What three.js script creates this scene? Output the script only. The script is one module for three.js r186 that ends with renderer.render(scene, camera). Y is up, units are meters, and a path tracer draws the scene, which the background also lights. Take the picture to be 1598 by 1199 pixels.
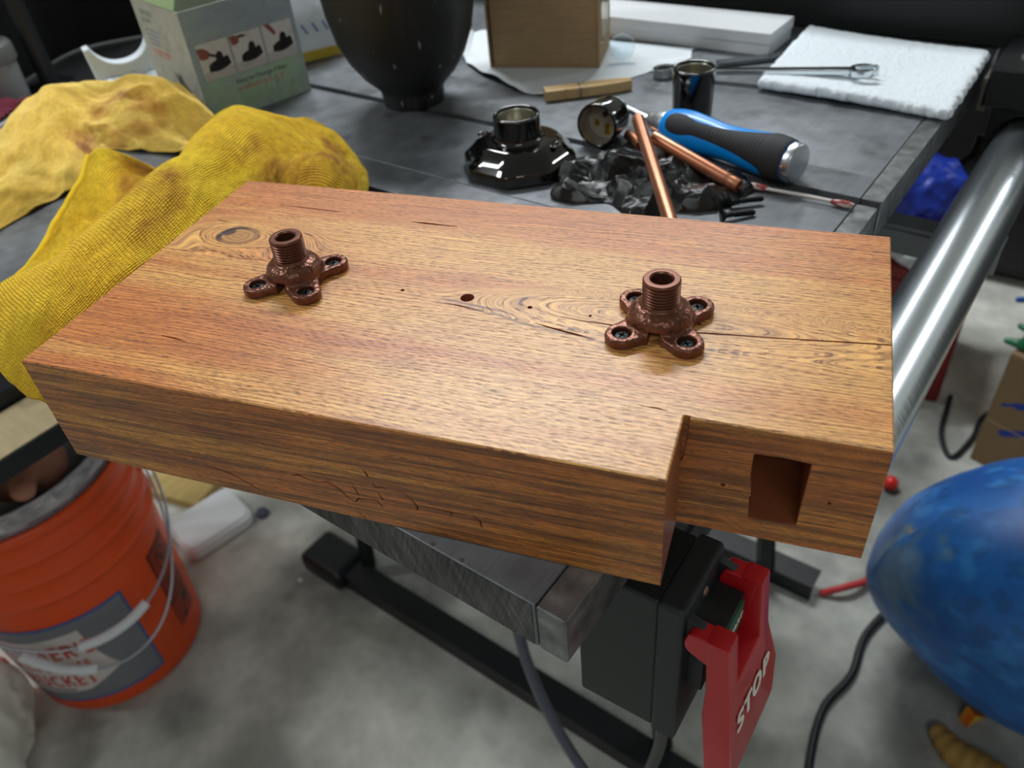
import * as THREE from 'three';
import { RoundedBoxGeometry } from 'three/addons/geometries/RoundedBoxGeometry.js';
import { TextGeometry } from 'three/addons/geometries/TextGeometry.js';
import { FontLoader } from 'three/addons/loaders/FontLoader.js';
import { mergeGeometries, mergeVertices, toCreasedNormals } from 'three/addons/utils/BufferGeometryUtils.js';
import { RectAreaLightUniformsLib } from 'three/addons/lights/RectAreaLightUniformsLib.js';
import { Brush, Evaluator, SUBTRACTION } from 'three-bvh-csg';

// ---------------------------------------------------------------- camera, light, exposure
// World: y up, metres, floor at y = 0. The origin of x and z is the corner of the saw table that sticks out under the beam;
// the table lies towards -x and -z, its rails run along z, its slots along x.
const TH = 0.87;                                   // height of the table top
const scene = new THREE.Scene();
const renderer = new THREE.WebGLRenderer();
renderer.toneMapping = THREE.LinearToneMapping;
renderer.toneMappingExposure = 1.15;
renderer.shadowMap.enabled = true;
const camera = new THREE.PerspectiveCamera(51.1, 1598 / 1199, 0.02, 30);
camera.position.set(0.1154, TH + 0.2913, 0.1548);
camera.up.set(-0.3273, 0.7661, -0.5532);
camera.lookAt(0.1154 - 0.4956, TH + 0.2913 - 0.6376, 0.1548 - 0.5898);
camera.focus = 0.41;
camera.userData.fStop = 9;
scene.background = new THREE.Color(0x000000);
RectAreaLightUniformsLib.init();
const LAMP_COLOR = new THREE.Color(0.93, 0.98, 1.0);
const CEIL = 2.55;
// ceiling fixtures: [x, z, turn about y, length, radiance]
const FIXTURES = [
  [-1.05, -1.35, 0.633, 1.2, 92],
  [1.45, -3.2, Math.PI / 2, 1.2, 46],
  [1.45, -5.2, Math.PI / 2, 1.2, 46],
  [-1.35, -4.0, Math.PI / 2, 1.2, 40],
  [-1.68, 0.74, 0.633, 1.2, 48],  // added as front fill, moved to suit the highlight on the socket base
  [0.95, 1.25, 0.633, 1.2, 22],  // made-up fill lamp behind the camera, brightens floor, switch and ball
];

// ---------------------------------------------------------------- helpers
const V2 = (x, y) => new THREE.Vector2(x, y), V3 = (x, y, z) => new THREE.Vector3(x, y, z);
function rng(seed) { let s = seed | 0; return () => { s = (s + 0x6d2b79f5) | 0; let t = Math.imul(s ^ (s >>> 15), 1 | s); t = (t + Math.imul(t ^ (t >>> 7), 61 | t)) ^ t; return ((t ^ (t >>> 14)) >>> 0) / 4294967296; }; }
const clamp = (x, a = 0, b = 1) => Math.min(b, Math.max(a, x));
const sstep = (a, b, x) => { const t = clamp((x - a) / (b - a)); return t * t * (3 - 2 * t); };
const lerp = (a, b, t) => a + (b - a) * t;
function hash(x, y, z) { let h = Math.imul(x, 374761393) + Math.imul(y, 668265263) + Math.imul(z, 1274126177); h = Math.imul(h ^ (h >>> 13), 1274126177); return ((h ^ (h >>> 16)) >>> 0) / 4294967296; }
function noise(x, y, z = 0) {
  const xi = Math.floor(x), yi = Math.floor(y), zi = Math.floor(z);
  let u = x - xi, v = y - yi, w = z - zi; u = u * u * (3 - 2 * u); v = v * v * (3 - 2 * v);
  const q = (k) => lerp(lerp(hash(xi, yi, k), hash(xi + 1, yi, k), u), lerp(hash(xi, yi + 1, k), hash(xi + 1, yi + 1, k), u), v);
  if (w === 0) return q(zi);
  w = w * w * (3 - 2 * w);
  return lerp(q(zi), q(zi + 1), w);
}
function fbm(x, y, z = 0, o = 4) { const flat = Number.isInteger(z); let a = 0.5, s = 0, n = 0; for (let i = 0; i < o; i++) { s += a * noise(x, y, z + i * 17); n += a; a *= 0.5; x *= 2.03; y *= 2.03; if (!flat) z *= 2.03; } return s / n; }
function tex(w, h, fn, srgb = true) {
  const d = new Uint8Array(w * h * 4);
  for (let j = 0; j < h; j++) for (let i = 0; i < w; i++) {
    const c = fn((i + 0.5) / w, (j + 0.5) / h, i, j), o = (j * w + i) * 4;
    if (typeof c === 'number') { d[o] = d[o + 1] = d[o + 2] = clamp(c, 0, 255); } else { d[o] = clamp(c[0], 0, 255); d[o + 1] = clamp(c[1], 0, 255); d[o + 2] = clamp(c[2], 0, 255); }
    d[o + 3] = 255;
  }
  const t = new THREE.DataTexture(d, w, h);
  t.wrapS = t.wrapT = THREE.RepeatWrapping; t.magFilter = THREE.LinearFilter; t.minFilter = THREE.LinearMipmapLinearFilter; t.generateMipmaps = true;
  if (srgb) t.colorSpace = THREE.SRGBColorSpace;
  t.needsUpdate = true;
  return t;
}
function rep(t, sx, sy) { const c = t.clone(); c.repeat.set(sx, sy); c.needsUpdate = true; return c; }
function canvasTex(w, h, draw) {
  const c = document.createElement('canvas'); c.width = w; c.height = h;
  draw(c.getContext('2d'), w, h);
  const t = new THREE.CanvasTexture(c); t.colorSpace = THREE.SRGBColorSpace;
  return t;
}
const mix3 = (a, b, t) => [lerp(a[0], b[0], t), lerp(a[1], b[1], t), lerp(a[2], b[2], t)];
const std = (o) => new THREE.MeshStandardMaterial(o);
const phys = (o) => new THREE.MeshPhysicalMaterial(o);

const used = new Map();
function numbered(name) { const n = used.get(name) ?? 0; used.set(name, n + 1); return n ? name + '_' + String(n).padStart(3, '0') : name; }
function shade(o) { o.castShadow = o.receiveShadow = true; return o; }
function part(name, geo, m, parent) { const o = shade(new THREE.Mesh(geo, m)); o.name = name; parent.add(o); return o; }
function thing(name, label, category, pos = [0, 0, 0], turn = 0, group) {
  const o = new THREE.Group(); o.name = numbered(name); o.position.set(...pos); o.rotation.y = turn;
  o.userData = { label, category }; if (group) o.userData.group = group;
  scene.add(o); return o;
}
function one(name, geo, m, label, category, pos = [0, 0, 0], turn = 0, group) {
  const o = shade(new THREE.Mesh(geo, m)); o.name = numbered(name); o.position.set(...pos); o.rotation.y = turn;
  o.userData = { label, category }; if (group) o.userData.group = group;
  scene.add(o); return o;
}
function structure(name, geo, m, label, category, pos = [0, 0, 0]) {
  const o = shade(new THREE.Mesh(geo, m)); o.name = name; o.position.set(...pos);
  o.userData = { label, category, kind: 'structure' }; scene.add(o); return o;
}
const box = (w, h, d, x = 0, y = 0, z = 0) => new THREE.BoxGeometry(w, h, d).translate(x, y, z);
const rbox = (w, h, d, r, x = 0, y = 0, z = 0, s = 2) => new RoundedBoxGeometry(w, h, d, s, r).translate(x, y, z);
const cyl = (r0, r1, h, x = 0, y = 0, z = 0, s = 32) => new THREE.CylinderGeometry(r1, r0, h, s).translate(x, y, z);
const lathe = (pts, s = 48) => new THREE.LatheGeometry(pts.map((p) => V2(p[0], p[1])), s);
function merge(list) { const c = list.map((g) => { const h = g.index ? g.toNonIndexed() : g; for (const k of Object.keys(h.attributes)) if (!['position', 'normal', 'uv'].includes(k)) h.deleteAttribute(k); return h; }); return mergeGeometries(c); }
// swept tube through points with a radius for each (or one radius), closed by flat caps
function sweep(pts, radius, seg = 48, rad = 12, cap = true) {
  const curve = new THREE.CatmullRomCurve3(pts.map((p) => p.isVector3 ? p : V3(...p)), false, 'centripetal');
  const fr = curve.computeFrenetFrames(seg, false), pos = [], uv = [], idx = [];
  const len = curve.getLength();
  for (let i = 0; i <= seg; i++) {
    const t = i / seg, c = curve.getPointAt(t), r = typeof radius === 'function' ? radius(t) : radius;
    for (let k = 0; k <= rad; k++) {
      const a = (k / rad) * Math.PI * 2, n = fr.normals[i].clone().multiplyScalar(Math.cos(a) * r).addScaledVector(fr.binormals[i], Math.sin(a) * r);
      pos.push(c.x + n.x, c.y + n.y, c.z + n.z); uv.push(t * len, k / rad);
    }
  }
  for (let i = 0; i < seg; i++) for (let k = 0; k < rad; k++) { const a = i * (rad + 1) + k, b = a + rad + 1; idx.push(a, a + 1, b, b, a + 1, b + 1); }
  if (cap) for (const i of [0, seg]) {
    const c = curve.getPointAt(i / seg), base = pos.length / 3; pos.push(c.x, c.y, c.z); uv.push(0, 0);
    for (let k = 0; k <= rad; k++) { const a = (i * (rad + 1) + k) * 3; pos.push(pos[a], pos[a + 1], pos[a + 2]); uv.push(0, 0); }
    for (let k = 0; k < rad; k++) i ? idx.push(base, base + 1 + k, base + 2 + k) : idx.push(base, base + 2 + k, base + 1 + k);
  }
  const g = new THREE.BufferGeometry();
  g.setAttribute('position', new THREE.Float32BufferAttribute(pos, 3)); g.setAttribute('uv', new THREE.Float32BufferAttribute(uv, 2)); g.setIndex(idx); g.computeVertexNormals();
  return g;
}
function extrude(shape, depth, bevel = 0, seg = 1, curve = 16) {
  return new THREE.ExtrudeGeometry(shape, { depth: depth - 2 * bevel, bevelEnabled: bevel > 0, bevelSize: bevel, bevelOffset: -bevel, bevelThickness: bevel, bevelSegments: seg, curveSegments: curve }).translate(0, 0, bevel);
}
const poly = (pts) => new THREE.Shape(pts.map((p) => V2(p[0], p[1])));
// a closed shell around a sheet given by a function (u, v) -> Vector3
function sheet(fn, nu, nv, thick, uvScale = [1, 1], soft = 1) {
  const P = [], N = [];
  for (let j = 0; j <= nv; j++) for (let i = 0; i <= nu; i++) P.push(fn(i / nu, j / nv));
  const at = (i, j) => P[clamp(j, 0, nv) * (nu + 1) + clamp(i, 0, nu)];
  for (let j = 0; j <= nv; j++) for (let i = 0; i <= nu; i++) {
    const a = at(i + 1, j).clone().sub(at(i - 1, j)), b = at(i, j + 1).clone().sub(at(i, j - 1));
    N.push(a.cross(b).normalize());
  }
  const pos = [], uv = [], idx = [], n = P.length;
  for (const s of [0.5, -0.5]) for (let k = 0; k < n; k++) {
    const i = k % (nu + 1), j = (k / (nu + 1)) | 0, e = Math.min(i, nu - i, j, nv - j), t = thick * (e < soft ? 0.3 + 0.7 * Math.sqrt(1 - (1 - e / soft) ** 2) : 1);
    pos.push(P[k].x + N[k].x * s * t, P[k].y + N[k].y * s * t, P[k].z + N[k].z * s * t);
    uv.push((i / nu) * uvScale[0], (j / nv) * uvScale[1]);
  }
  const q = (a, b, c, d) => idx.push(a, b, c, b, d, c);
  for (let j = 0; j < nv; j++) for (let i = 0; i < nu; i++) {
    const a = j * (nu + 1) + i, b = a + 1, c = a + nu + 1, d = c + 1;
    q(a, b, c, d); q(n + b, n + a, n + d, n + c);
  }
  for (let i = 0; i < nu; i++) { q(i + 1, i, n + i + 1, n + i); const a = nv * (nu + 1) + i; q(a, a + 1, n + a, n + a + 1); }
  for (let j = 0; j < nv; j++) { const a = j * (nu + 1), b = a + nu + 1; q(a, b, n + a, n + b); q(b + nu, a + nu, n + b + nu, n + a + nu); }
  const g = new THREE.BufferGeometry();
  g.setAttribute('position', new THREE.Float32BufferAttribute(pos, 3)); g.setAttribute('uv', new THREE.Float32BufferAttribute(uv, 2)); g.setIndex(idx); g.computeVertexNormals();
  return g;
}
const cr = (a, b, c, d, t) => 0.5 * (2 * b + (c - a) * t + (2 * a - 5 * b + 4 * c - d) * t * t + (3 * b - a - 3 * c + d) * t * t * t);
// a smooth surface through a grid of points grid[row][column] = [x, y, z]
function gridSurface(grid) {
  const R = grid.length, C = grid[0].length;
  return (u, v) => {
    const x = u * (C - 1), y = v * (R - 1), i = Math.min(C - 2, Math.floor(x)), j = Math.min(R - 2, Math.floor(y)), fx = x - i, fy = y - j, out = [];
    for (let k = 0; k < 3; k++) {
      const row = (jj) => { const r = grid[clamp(jj, 0, R - 1)]; return cr(r[clamp(i - 1, 0, C - 1)][k], r[i][k], r[i + 1][k], r[clamp(i + 2, 0, C - 1)][k], fx); };
      out.push(cr(row(j - 1), row(j), row(j + 1), row(j + 2), fy));
    }
    return V3(...out);
  };
}
// mesh of the zero level of a distance field (surface nets), smooth normals from the field
function fieldMesh(lo, hi, cell, f) {
  const n = [0, 1, 2].map((k) => Math.ceil((hi[k] - lo[k]) / cell) + 1), [nx, ny, nz] = n, D = new Float32Array(nx * ny * nz);
  const id = (i, j, k) => (k * ny + j) * nx + i;
  for (let k = 0; k < nz; k++) for (let j = 0; j < ny; j++) for (let i = 0; i < nx; i++) D[id(i, j, k)] = f(lo[0] + i * cell, lo[1] + j * cell, lo[2] + k * cell);
  const pos = [], nor = [], map = new Int32Array(nx * ny * nz).fill(-1), idx = [];
  const E = [[0, 1], [2, 3], [4, 5], [6, 7], [0, 2], [1, 3], [4, 6], [5, 7], [0, 4], [1, 5], [2, 6], [3, 7]];
  for (let k = 0; k < nz - 1; k++) for (let j = 0; j < ny - 1; j++) for (let i = 0; i < nx - 1; i++) {
    const d = []; let m = 0;
    for (let c = 0; c < 8; c++) { const x = D[id(i + (c & 1), j + ((c >> 1) & 1), k + (c >> 2))]; d.push(x); if (x < 0) m++; }
    if (m === 0 || m === 8) continue;
    let sx = 0, sy = 0, sz = 0, cnt = 0;
    for (const [a, b] of E) if ((d[a] < 0) !== (d[b] < 0)) {
      const t = d[a] / (d[a] - d[b]); cnt++;
      sx += lerp(a & 1, b & 1, t); sy += lerp((a >> 1) & 1, (b >> 1) & 1, t); sz += lerp(a >> 2, b >> 2, t);
    }
    const x = lo[0] + (i + sx / cnt) * cell, y = lo[1] + (j + sy / cnt) * cell, z = lo[2] + (k + sz / cnt) * cell, e = cell * 0.5;
    map[id(i, j, k)] = pos.length / 3; pos.push(x, y, z);
    const g = V3(f(x + e, y, z) - f(x - e, y, z), f(x, y + e, z) - f(x, y - e, z), f(x, y, z + e) - f(x, y, z - e)).normalize();
    nor.push(g.x, g.y, g.z);
  }
  for (let k = 1; k < nz - 1; k++) for (let j = 1; j < ny - 1; j++) for (let i = 1; i < nx - 1; i++) {
    const a = D[id(i, j, k)] < 0;
    const quad = (p, q, r, s, flip) => { if (p < 0 || q < 0 || r < 0 || s < 0) return; flip ? idx.push(p, q, r, p, r, s) : idx.push(p, r, q, p, s, r); };
    if (a !== (D[id(i + 1, j, k)] < 0)) quad(map[id(i, j - 1, k - 1)], map[id(i, j, k - 1)], map[id(i, j, k)], map[id(i, j - 1, k)], a);
    if (a !== (D[id(i, j + 1, k)] < 0)) quad(map[id(i - 1, j, k - 1)], map[id(i - 1, j, k)], map[id(i, j, k)], map[id(i, j, k - 1)], a);
    if (a !== (D[id(i, j, k + 1)] < 0)) quad(map[id(i - 1, j - 1, k)], map[id(i, j - 1, k)], map[id(i, j, k)], map[id(i - 1, j, k)], a);
  }
  const g = new THREE.BufferGeometry();
  g.setAttribute('position', new THREE.Float32BufferAttribute(pos, 3)); g.setAttribute('normal', new THREE.Float32BufferAttribute(nor, 3));
  g.setAttribute('uv', new THREE.Float32BufferAttribute(pos.flatMap((_, q) => q % 3 === 2 ? [] : q % 3 === 0 ? [pos[q]] : [pos[q + 1]]), 2));
  g.setIndex(idx);
  return g;
}
const smin = (a, b, k) => { const h = clamp(0.5 + 0.5 * (b - a) / k); return lerp(b, a, h) - k * h * (1 - h); };
const smax = (a, b, k) => -smin(-a, -b, k);
function capsule(x, y, z, a, b, ra, rb) {
  const px = x - a[0], py = y - a[1], pz = z - a[2], bx = b[0] - a[0], by = b[1] - a[1], bz = b[2] - a[2];
  const t = clamp((px * bx + py * by + pz * bz) / (bx * bx + by * by + bz * bz));
  return Math.hypot(px - bx * t, py - by * t, pz - bz * t) - lerp(ra, rb, t);
}
const flip = (g) => { const i = g.index.array; for (let k = 0; k < i.length; k += 3) { const t = i[k]; i[k] = i[k + 1]; i[k + 1] = t; } return g; };
function boxUV(g, s = 1) {                         // uv in metres by the way each face points
  const h = g.index ? g.toNonIndexed() : g, p = h.attributes.position, uv = new Float32Array(p.count * 2), a = V3(), b = V3(), c = V3();
  for (let i = 0; i < p.count; i += 3) {
    a.fromBufferAttribute(p, i); b.fromBufferAttribute(p, i + 1); c.fromBufferAttribute(p, i + 2);
    const n = b.clone().sub(a).cross(c.clone().sub(a)), ax = Math.abs(n.x), ay = Math.abs(n.y), az = Math.abs(n.z);
    [a, b, c].forEach((q, k) => { const [u, v] = ay >= ax && ay >= az ? [q.x, q.z] : ax >= az ? [q.z, q.y] : [q.x, q.y]; uv[(i + k) * 2] = u * s; uv[(i + k) * 2 + 1] = v * s; });
  }
  h.setAttribute('uv', new THREE.BufferAttribute(uv, 2));
  return h;
}

// ---------------------------------------------------------------- the garage
const concreteT = tex(1024, 1024, (u, v) => {
  const a = fbm(u * 5, v * 5, 3, 5), b = fbm(u * 22, v * 22, 9, 4), c = fbm(u * 130, v * 130, 5, 2), d = sstep(0.5, 0.78, fbm(u * 9 + 7, v * 9, 31, 4));
  let k = 196 + (a - 0.5) * 150 + (b - 0.5) * 60 + (c - 0.5) * 18 - d * 42;
  return [k * 1.0, k * 1.0, k * 0.955];
});
const concreteB = tex(512, 512, (u, v) => 128 + (fbm(u * 60, v * 60, 2, 3) - 0.5) * 120, false);
concreteT.wrapS = concreteT.wrapT = THREE.MirroredRepeatWrapping; concreteB.wrapS = concreteB.wrapT = THREE.MirroredRepeatWrapping;
const concreteM = std({ map: rep(concreteT, 0.55, 0.55), bumpMap: rep(concreteB, 1.5, 1.5), bumpScale: 0.0015, roughness: 0.72 });
const X0 = -3.4, X1 = 2.6, Z0 = -7.0, Z1 = 2.6, WT = 0.12;
structure('floor', boxUV(box(X1 - X0 + 2 * WT, 0.1, Z1 - Z0 + 2 * WT, (X0 + X1) / 2, -0.05, (Z0 + Z1) / 2)), concreteM, 'stained grey concrete garage floor', 'floor');
const wallM = std({ color: 0xc4c3be, roughness: 0.9 });
structure('wall_back', box(X1 - X0 + 2 * WT, CEIL, WT, (X0 + X1) / 2, CEIL / 2, Z0 - WT / 2), wallM, 'plain pale garage wall behind the saw', 'wall');
structure('wall_front', box(X1 - X0 + 2 * WT, CEIL, WT, (X0 + X1) / 2, CEIL / 2, Z1 + WT / 2), wallM, 'plain pale garage wall facing the saw', 'wall');
structure('wall_left', box(WT, CEIL, Z1 - Z0, X0 - WT / 2, CEIL / 2, (Z0 + Z1) / 2), wallM, 'plain pale garage wall beyond the bucket', 'wall');
structure('wall_right', box(WT, CEIL, Z1 - Z0, X1 + WT / 2, CEIL / 2, (Z0 + Z1) / 2), wallM, 'plain pale garage wall beyond the chrome rail', 'wall');
structure('ceiling', box(X1 - X0 + 2 * WT, 0.1, Z1 - Z0 + 2 * WT, (X0 + X1) / 2, CEIL + 0.05, (Z0 + Z1) / 2), std({ color: 0xc9c9c5, roughness: 0.95 }), 'plain white garage ceiling', 'ceiling');
FIXTURES.forEach(([x, z, turn, len, rad], i) => {
  const t = thing('shop_light', ['slim white shop light above the saw fence', 'slim white shop light beyond the black cabinet', 'slim white shop light at the far right end of the garage', 'slim white shop light at the far end above the cup side', 'slim white shop light added as front fill above the bucket side', 'made-up fill light added above the ball side to brighten the front'][i], 'light', [x, CEIL, z], turn, 'shop lights on the ceiling');
  part('housing', rbox(len + 0.04, 0.05, 0.14, 0.008, 0, -0.025, 0), std({ color: 0xdddddd, roughness: 0.5 }), t);
  part('diffuser', box(len, 0.012, 0.11, 0, -0.057, 0), std({ color: 0xffffff, emissive: LAMP_COLOR, emissiveIntensity: 1.2, roughness: 0.6 }), t);
  const l = new THREE.RectAreaLight(LAMP_COLOR, rad, len, 0.11); l.position.set(0, -0.065, 0); l.rotation.x = -Math.PI / 2; t.add(l);
});

// ---------------------------------------------------------------- the table saw
const ironT = tex(1024, 1024, (u, v) => {
  const a = fbm(u * 6, v * 6, 1, 5), b = fbm(u * 40, v * 40, 4, 3), s = fbm(u * 260, v * 6, 8, 2), e = sstep(0.62, 0.8, fbm(u * 14, v * 14, 77, 4));
  const k = 112 + (a - 0.5) * 44 + (b - 0.5) * 20 + (s - 0.5) * 10 - e * 18;
  return [k * 0.97, k * 1.0, k * 1.04];
});
const ironR = tex(512, 512, (u, v) => 120 + (fbm(u * 8, v * 8, 21, 5) - 0.5) * 120 + (fbm(u * 90, v * 90, 3, 2) - 0.5) * 30, false);
const ironM = std({ map: rep(ironT, 2.2, 2.2), roughnessMap: rep(ironR, 2, 2), roughness: 1.0, metalness: 0.55 });
const ironEdgeT = tex(1024, 512, (u, v) => {
  const q = u * 90 + v * 40, s = fbm(q, (v * 40 - u * 20) * 0.2, 5, 3), p = fbm(u * 300 - v * 90, v * 8 + u * 6, 15, 2), a = fbm(u * 4, v * 4, 2, 4);
  const k = 88 + (s - 0.5) * 60 + (p - 0.5) * 40 + (a - 0.5) * 30;
  return [k, k * 1.0, k * 0.99];
});
const ironEdgeM = std({ map: rep(ironEdgeT, 5, 5), roughness: 0.5, metalness: 0.6 });
const barT = tex(512, 512, (u, v) => { const k = 122 + (fbm(u * 30, v * 30, 6, 4) - 0.5) * 80; return [k, k * 1.01, k * 1.02]; });
const barM = std({ map: rep(barT, 4, 4), roughness: 0.38, metalness: 0.75 });
const blackM = std({ color: 0x17191b, roughness: 0.5 });
const blackPaintM = std({ color: 0x101215, roughness: 0.42 });
const steelM = std({ color: 0xb8bcc0, roughness: 0.25, metalness: 1 });
{
  const t = thing('saw_table', 'dark grey cast iron saw table with slots, under the beam and the cloths', 'table', [0, TH, 0]);
  const TK = 0.0313, XL = -0.74;
  const slab = (z0, z1, name, x1 = -0.0155) => part(name, boxUV(rbox(x1 - XL, TK, z0 - z1, 0.0008, (x1 + XL) / 2, -TK / 2, (z0 + z1) / 2, 1)), ironM, t);
  slab(-0.0004, -0.243, 'near_wing');
  slab(-0.262, -0.3015, 'slot_strip');
  slab(-0.3022, -0.408, 'centre_plate');
  slab(-0.4175, -0.79, 'far_wing');
  part('slot_floor', box(0.72, 0.006, 0.03, -0.38, -0.018, -0.2525), ironM, t);
  part('joint_floor', box(0.70, 0.01, 0.02, -0.37, -0.0263, -0.413), blackM, t);
  // the machined faces on the side that overhangs towards the camera, and the bar bolted along the front
  part('machined_side', boxUV(box(0.722, TK - 0.0016, 0.0006, -0.3785, -TK / 2, -0.0003)), ironEdgeM, t);
  const bar = (z0, z1) => part('edge_bar', boxUV(rbox(0.015, TK, z0 - z1, 0.0012, -0.0075, -TK / 2, (z0 + z1) / 2)), barM, t);
  bar(0, -0.408); bar(-0.4175, -0.79);
  const pin = cyl(0.0011, 0.0011, 0.0006, 0, 0, 0, 14);
  for (const x of [-0.0745, -0.0575]) { const p = part('dowel_pin', pin, barM, t); p.position.set(x, 0.0001, -0.0022); }
  // bolts under the front edge that carry the rail
  for (const z of [-0.3]) part('rail_bracket', merge([box(0.066, 0.008, 0.05, 0.02, -0.052, z), box(0.008, 0.05, 0.05, -0.009, -0.055, z)]), blackPaintM, t);
  part("front_skirt", merge([box(0.006, 0.22, 0.46, -0.05, -0.145, -0.5)]), std({ color: 0x23272b, roughness: 0.55 }), t);
}
{
  const t = thing('saw_stand', 'black steel saw stand with long floor skid', 'stand', [0, 0, 0]);
  const skid = (z) => part('skid', merge([rbox(0.76, 0.035, 0.004, 0.001, -0.41, 0.0185, z + 0.02), rbox(0.76, 0.004, 0.04, 0.001, -0.41, 0.034, z)]), blackPaintM, t);
  skid(-0.335); skid(-0.74);
  for (const [x, lean] of [[-0.66, 0.05], [-0.14, -0.05]]) for (const z of [-0.36, -0.72])
    part('leg', sweep([[x - lean * 0.6, 0.03, z], [x + lean, TH - 0.04, z]], 0.016, 2, 4), blackPaintM, t);
  for (const x of [-0.64, -0.16]) part('cross_rail', box(0.03, 0.04, 0.36, x, 0.33, -0.54), blackPaintM, t);
  part('skid_end_cap', rbox(0.1, 0.045, 0.075, 0.012, -0.755, 0.0235, -0.335), std({ color: 0x14181c, roughness: 0.35 }), t);
  part('motor_shelf', box(0.5, 0.02, 0.34, -0.4, 0.36, -0.54), blackPaintM, t);
}
const chromeT = tex(256, 2048, (u, v) => { const s = fbm(u * 3, v * 700, 4, 2), l = fbm(u * 80, v * 3, 6, 2); return 60 + (s - 0.5) * 120 + (l - 0.5) * 30; }, false);
{
  const t = thing('fence_rail', 'polished round steel rail running beside the saw table', 'rail', [0.0535, TH - 0.051, 0]);
  const tube = new THREE.CylinderGeometry(0.024, 0.024, 0.9, 72, 1, true).rotateX(Math.PI / 2).translate(0, 0, -0.64);
  part('tube', tube, phys({ color: 0xd6dee4, metalness: 1, roughness: 0.27, bumpMap: rep(chromeT, 2, 1), bumpScale: 0.00012, anisotropy: 0.3 }), t);
  part('end_plug', merge([cyl(0.0238, 0.0238, 0.004, 0, 0, 0, 48).rotateX(Math.PI / 2).translate(0, 0, -0.192)]), blackM, t);
  part('end_plug', merge([cyl(0.0238, 0.0238, 0.004, 0, 0, 0, 48).rotateX(Math.PI / 2).translate(0, 0, -1.088)]), blackM, t);
}
{
  const t = thing('rip_fence', 'black rip fence with clamp head gripping the steel rail', 'fence', [0, TH, 0]);
  const fm = std({ color: 0x08090b, roughness: 0.5 });
  part('fence_bar', rbox(0.86, 0.115, 0.05, 0.003, -0.405, 0.0585, -0.801), fm, t);
  // clamp head: block with an arch over the rail
  const s = poly([[0.012, -0.055], [0.012, 0.018], [0.15, 0.018], [0.15, -0.055]]);
  const arch = new THREE.Path(); arch.absellipse(0.0535, -0.051, 0.0265, 0.0265, 0, Math.PI * 2); s.holes.push(arch);
  part('clamp_head', extrude(poly([[0.012, -0.02], [0.012, 0.016], [0.15, 0.016], [0.15, -0.02]]), 0.115, 0.002).translate(0, 0, -0.79), std({ color: 0x0f1114, roughness: 0.4 }), t);
  part('clamp_saddle', extrude(poly([[0.022, -0.02], [0.022, -0.05], [0.0285, -0.05], [0.032, -0.036], [0.042, -0.0265], [0.0535, -0.0245], [0.065, -0.0265], [0.075, -0.036], [0.0785, -0.05], [0.088, -0.05], [0.088, -0.02]]), 0.105, 0.001).translate(0, 0, -0.786), fm, t);
  part('bolt', lathe([[0, 0.0305], [0.0155, 0.0305], [0.0165, 0.0295], [0.0165, 0.016], [0.024, 0.016]], 40).translate(0.052, 0, -0.717), std({ color: 0x6e6e68, metalness: 0.7, roughness: 0.45 }), t);
  part('side_plate', rbox(0.008, 0.03, 0.07, 0.001, 0.012, -0.01, -0.715), std({ color: 0x6b675c, roughness: 0.5, metalness: 0.4 }), t);
  part('lock_lever', sweep([[0.022, -0.055, -0.70], [0.02, -0.075, -0.695], [0.012, -0.085, -0.69]], 0.009, 10, 10), fm, t);
  part('face_screw', lathe([[0, 0.002], [0.0012, 0.001], [0.002, 0.0025], [0.0042, 0.0025], [0.005, 0.0005], [0.005, 0]], 20).rotateX(Math.PI / 2).translate(-0.215, 0.044, -0.776), steelM, t);
}
{
  const t = thing('front_angle', 'dark steel angle bar under the table joining it to the rail', 'bracket', [0, TH, 0]);
  part('angle', merge([rbox(0.12, 0.006, 0.024, 0.001, 0.015, -0.088, -0.56), rbox(0.12, 0.022, 0.005, 0.001, 0.015, -0.1, -0.548)]), std({ color: 0x84898e, metalness: 0.5, roughness: 0.45 }), t);
}

// ---------------------------------------------------------------- the wooden beam
const BL = 0.4, BW = 0.2013, BN = 0.1644, BX = 0.3204, BH = 0.0658, TURN = 0.29845;      // length, width, width at the notch, start of the notch, height, turn on the table
const BLOCK = [-0.3412, TH, -0.1358];
const onBlock = (x, y, z) => V3(x, y, z).applyAxisAngle(V3(0, 1, 0), TURN).add(V3(...BLOCK));   // beam coordinates -> world
const KNOT = [38.7, 68.3], EYE = [299, 99];
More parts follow.
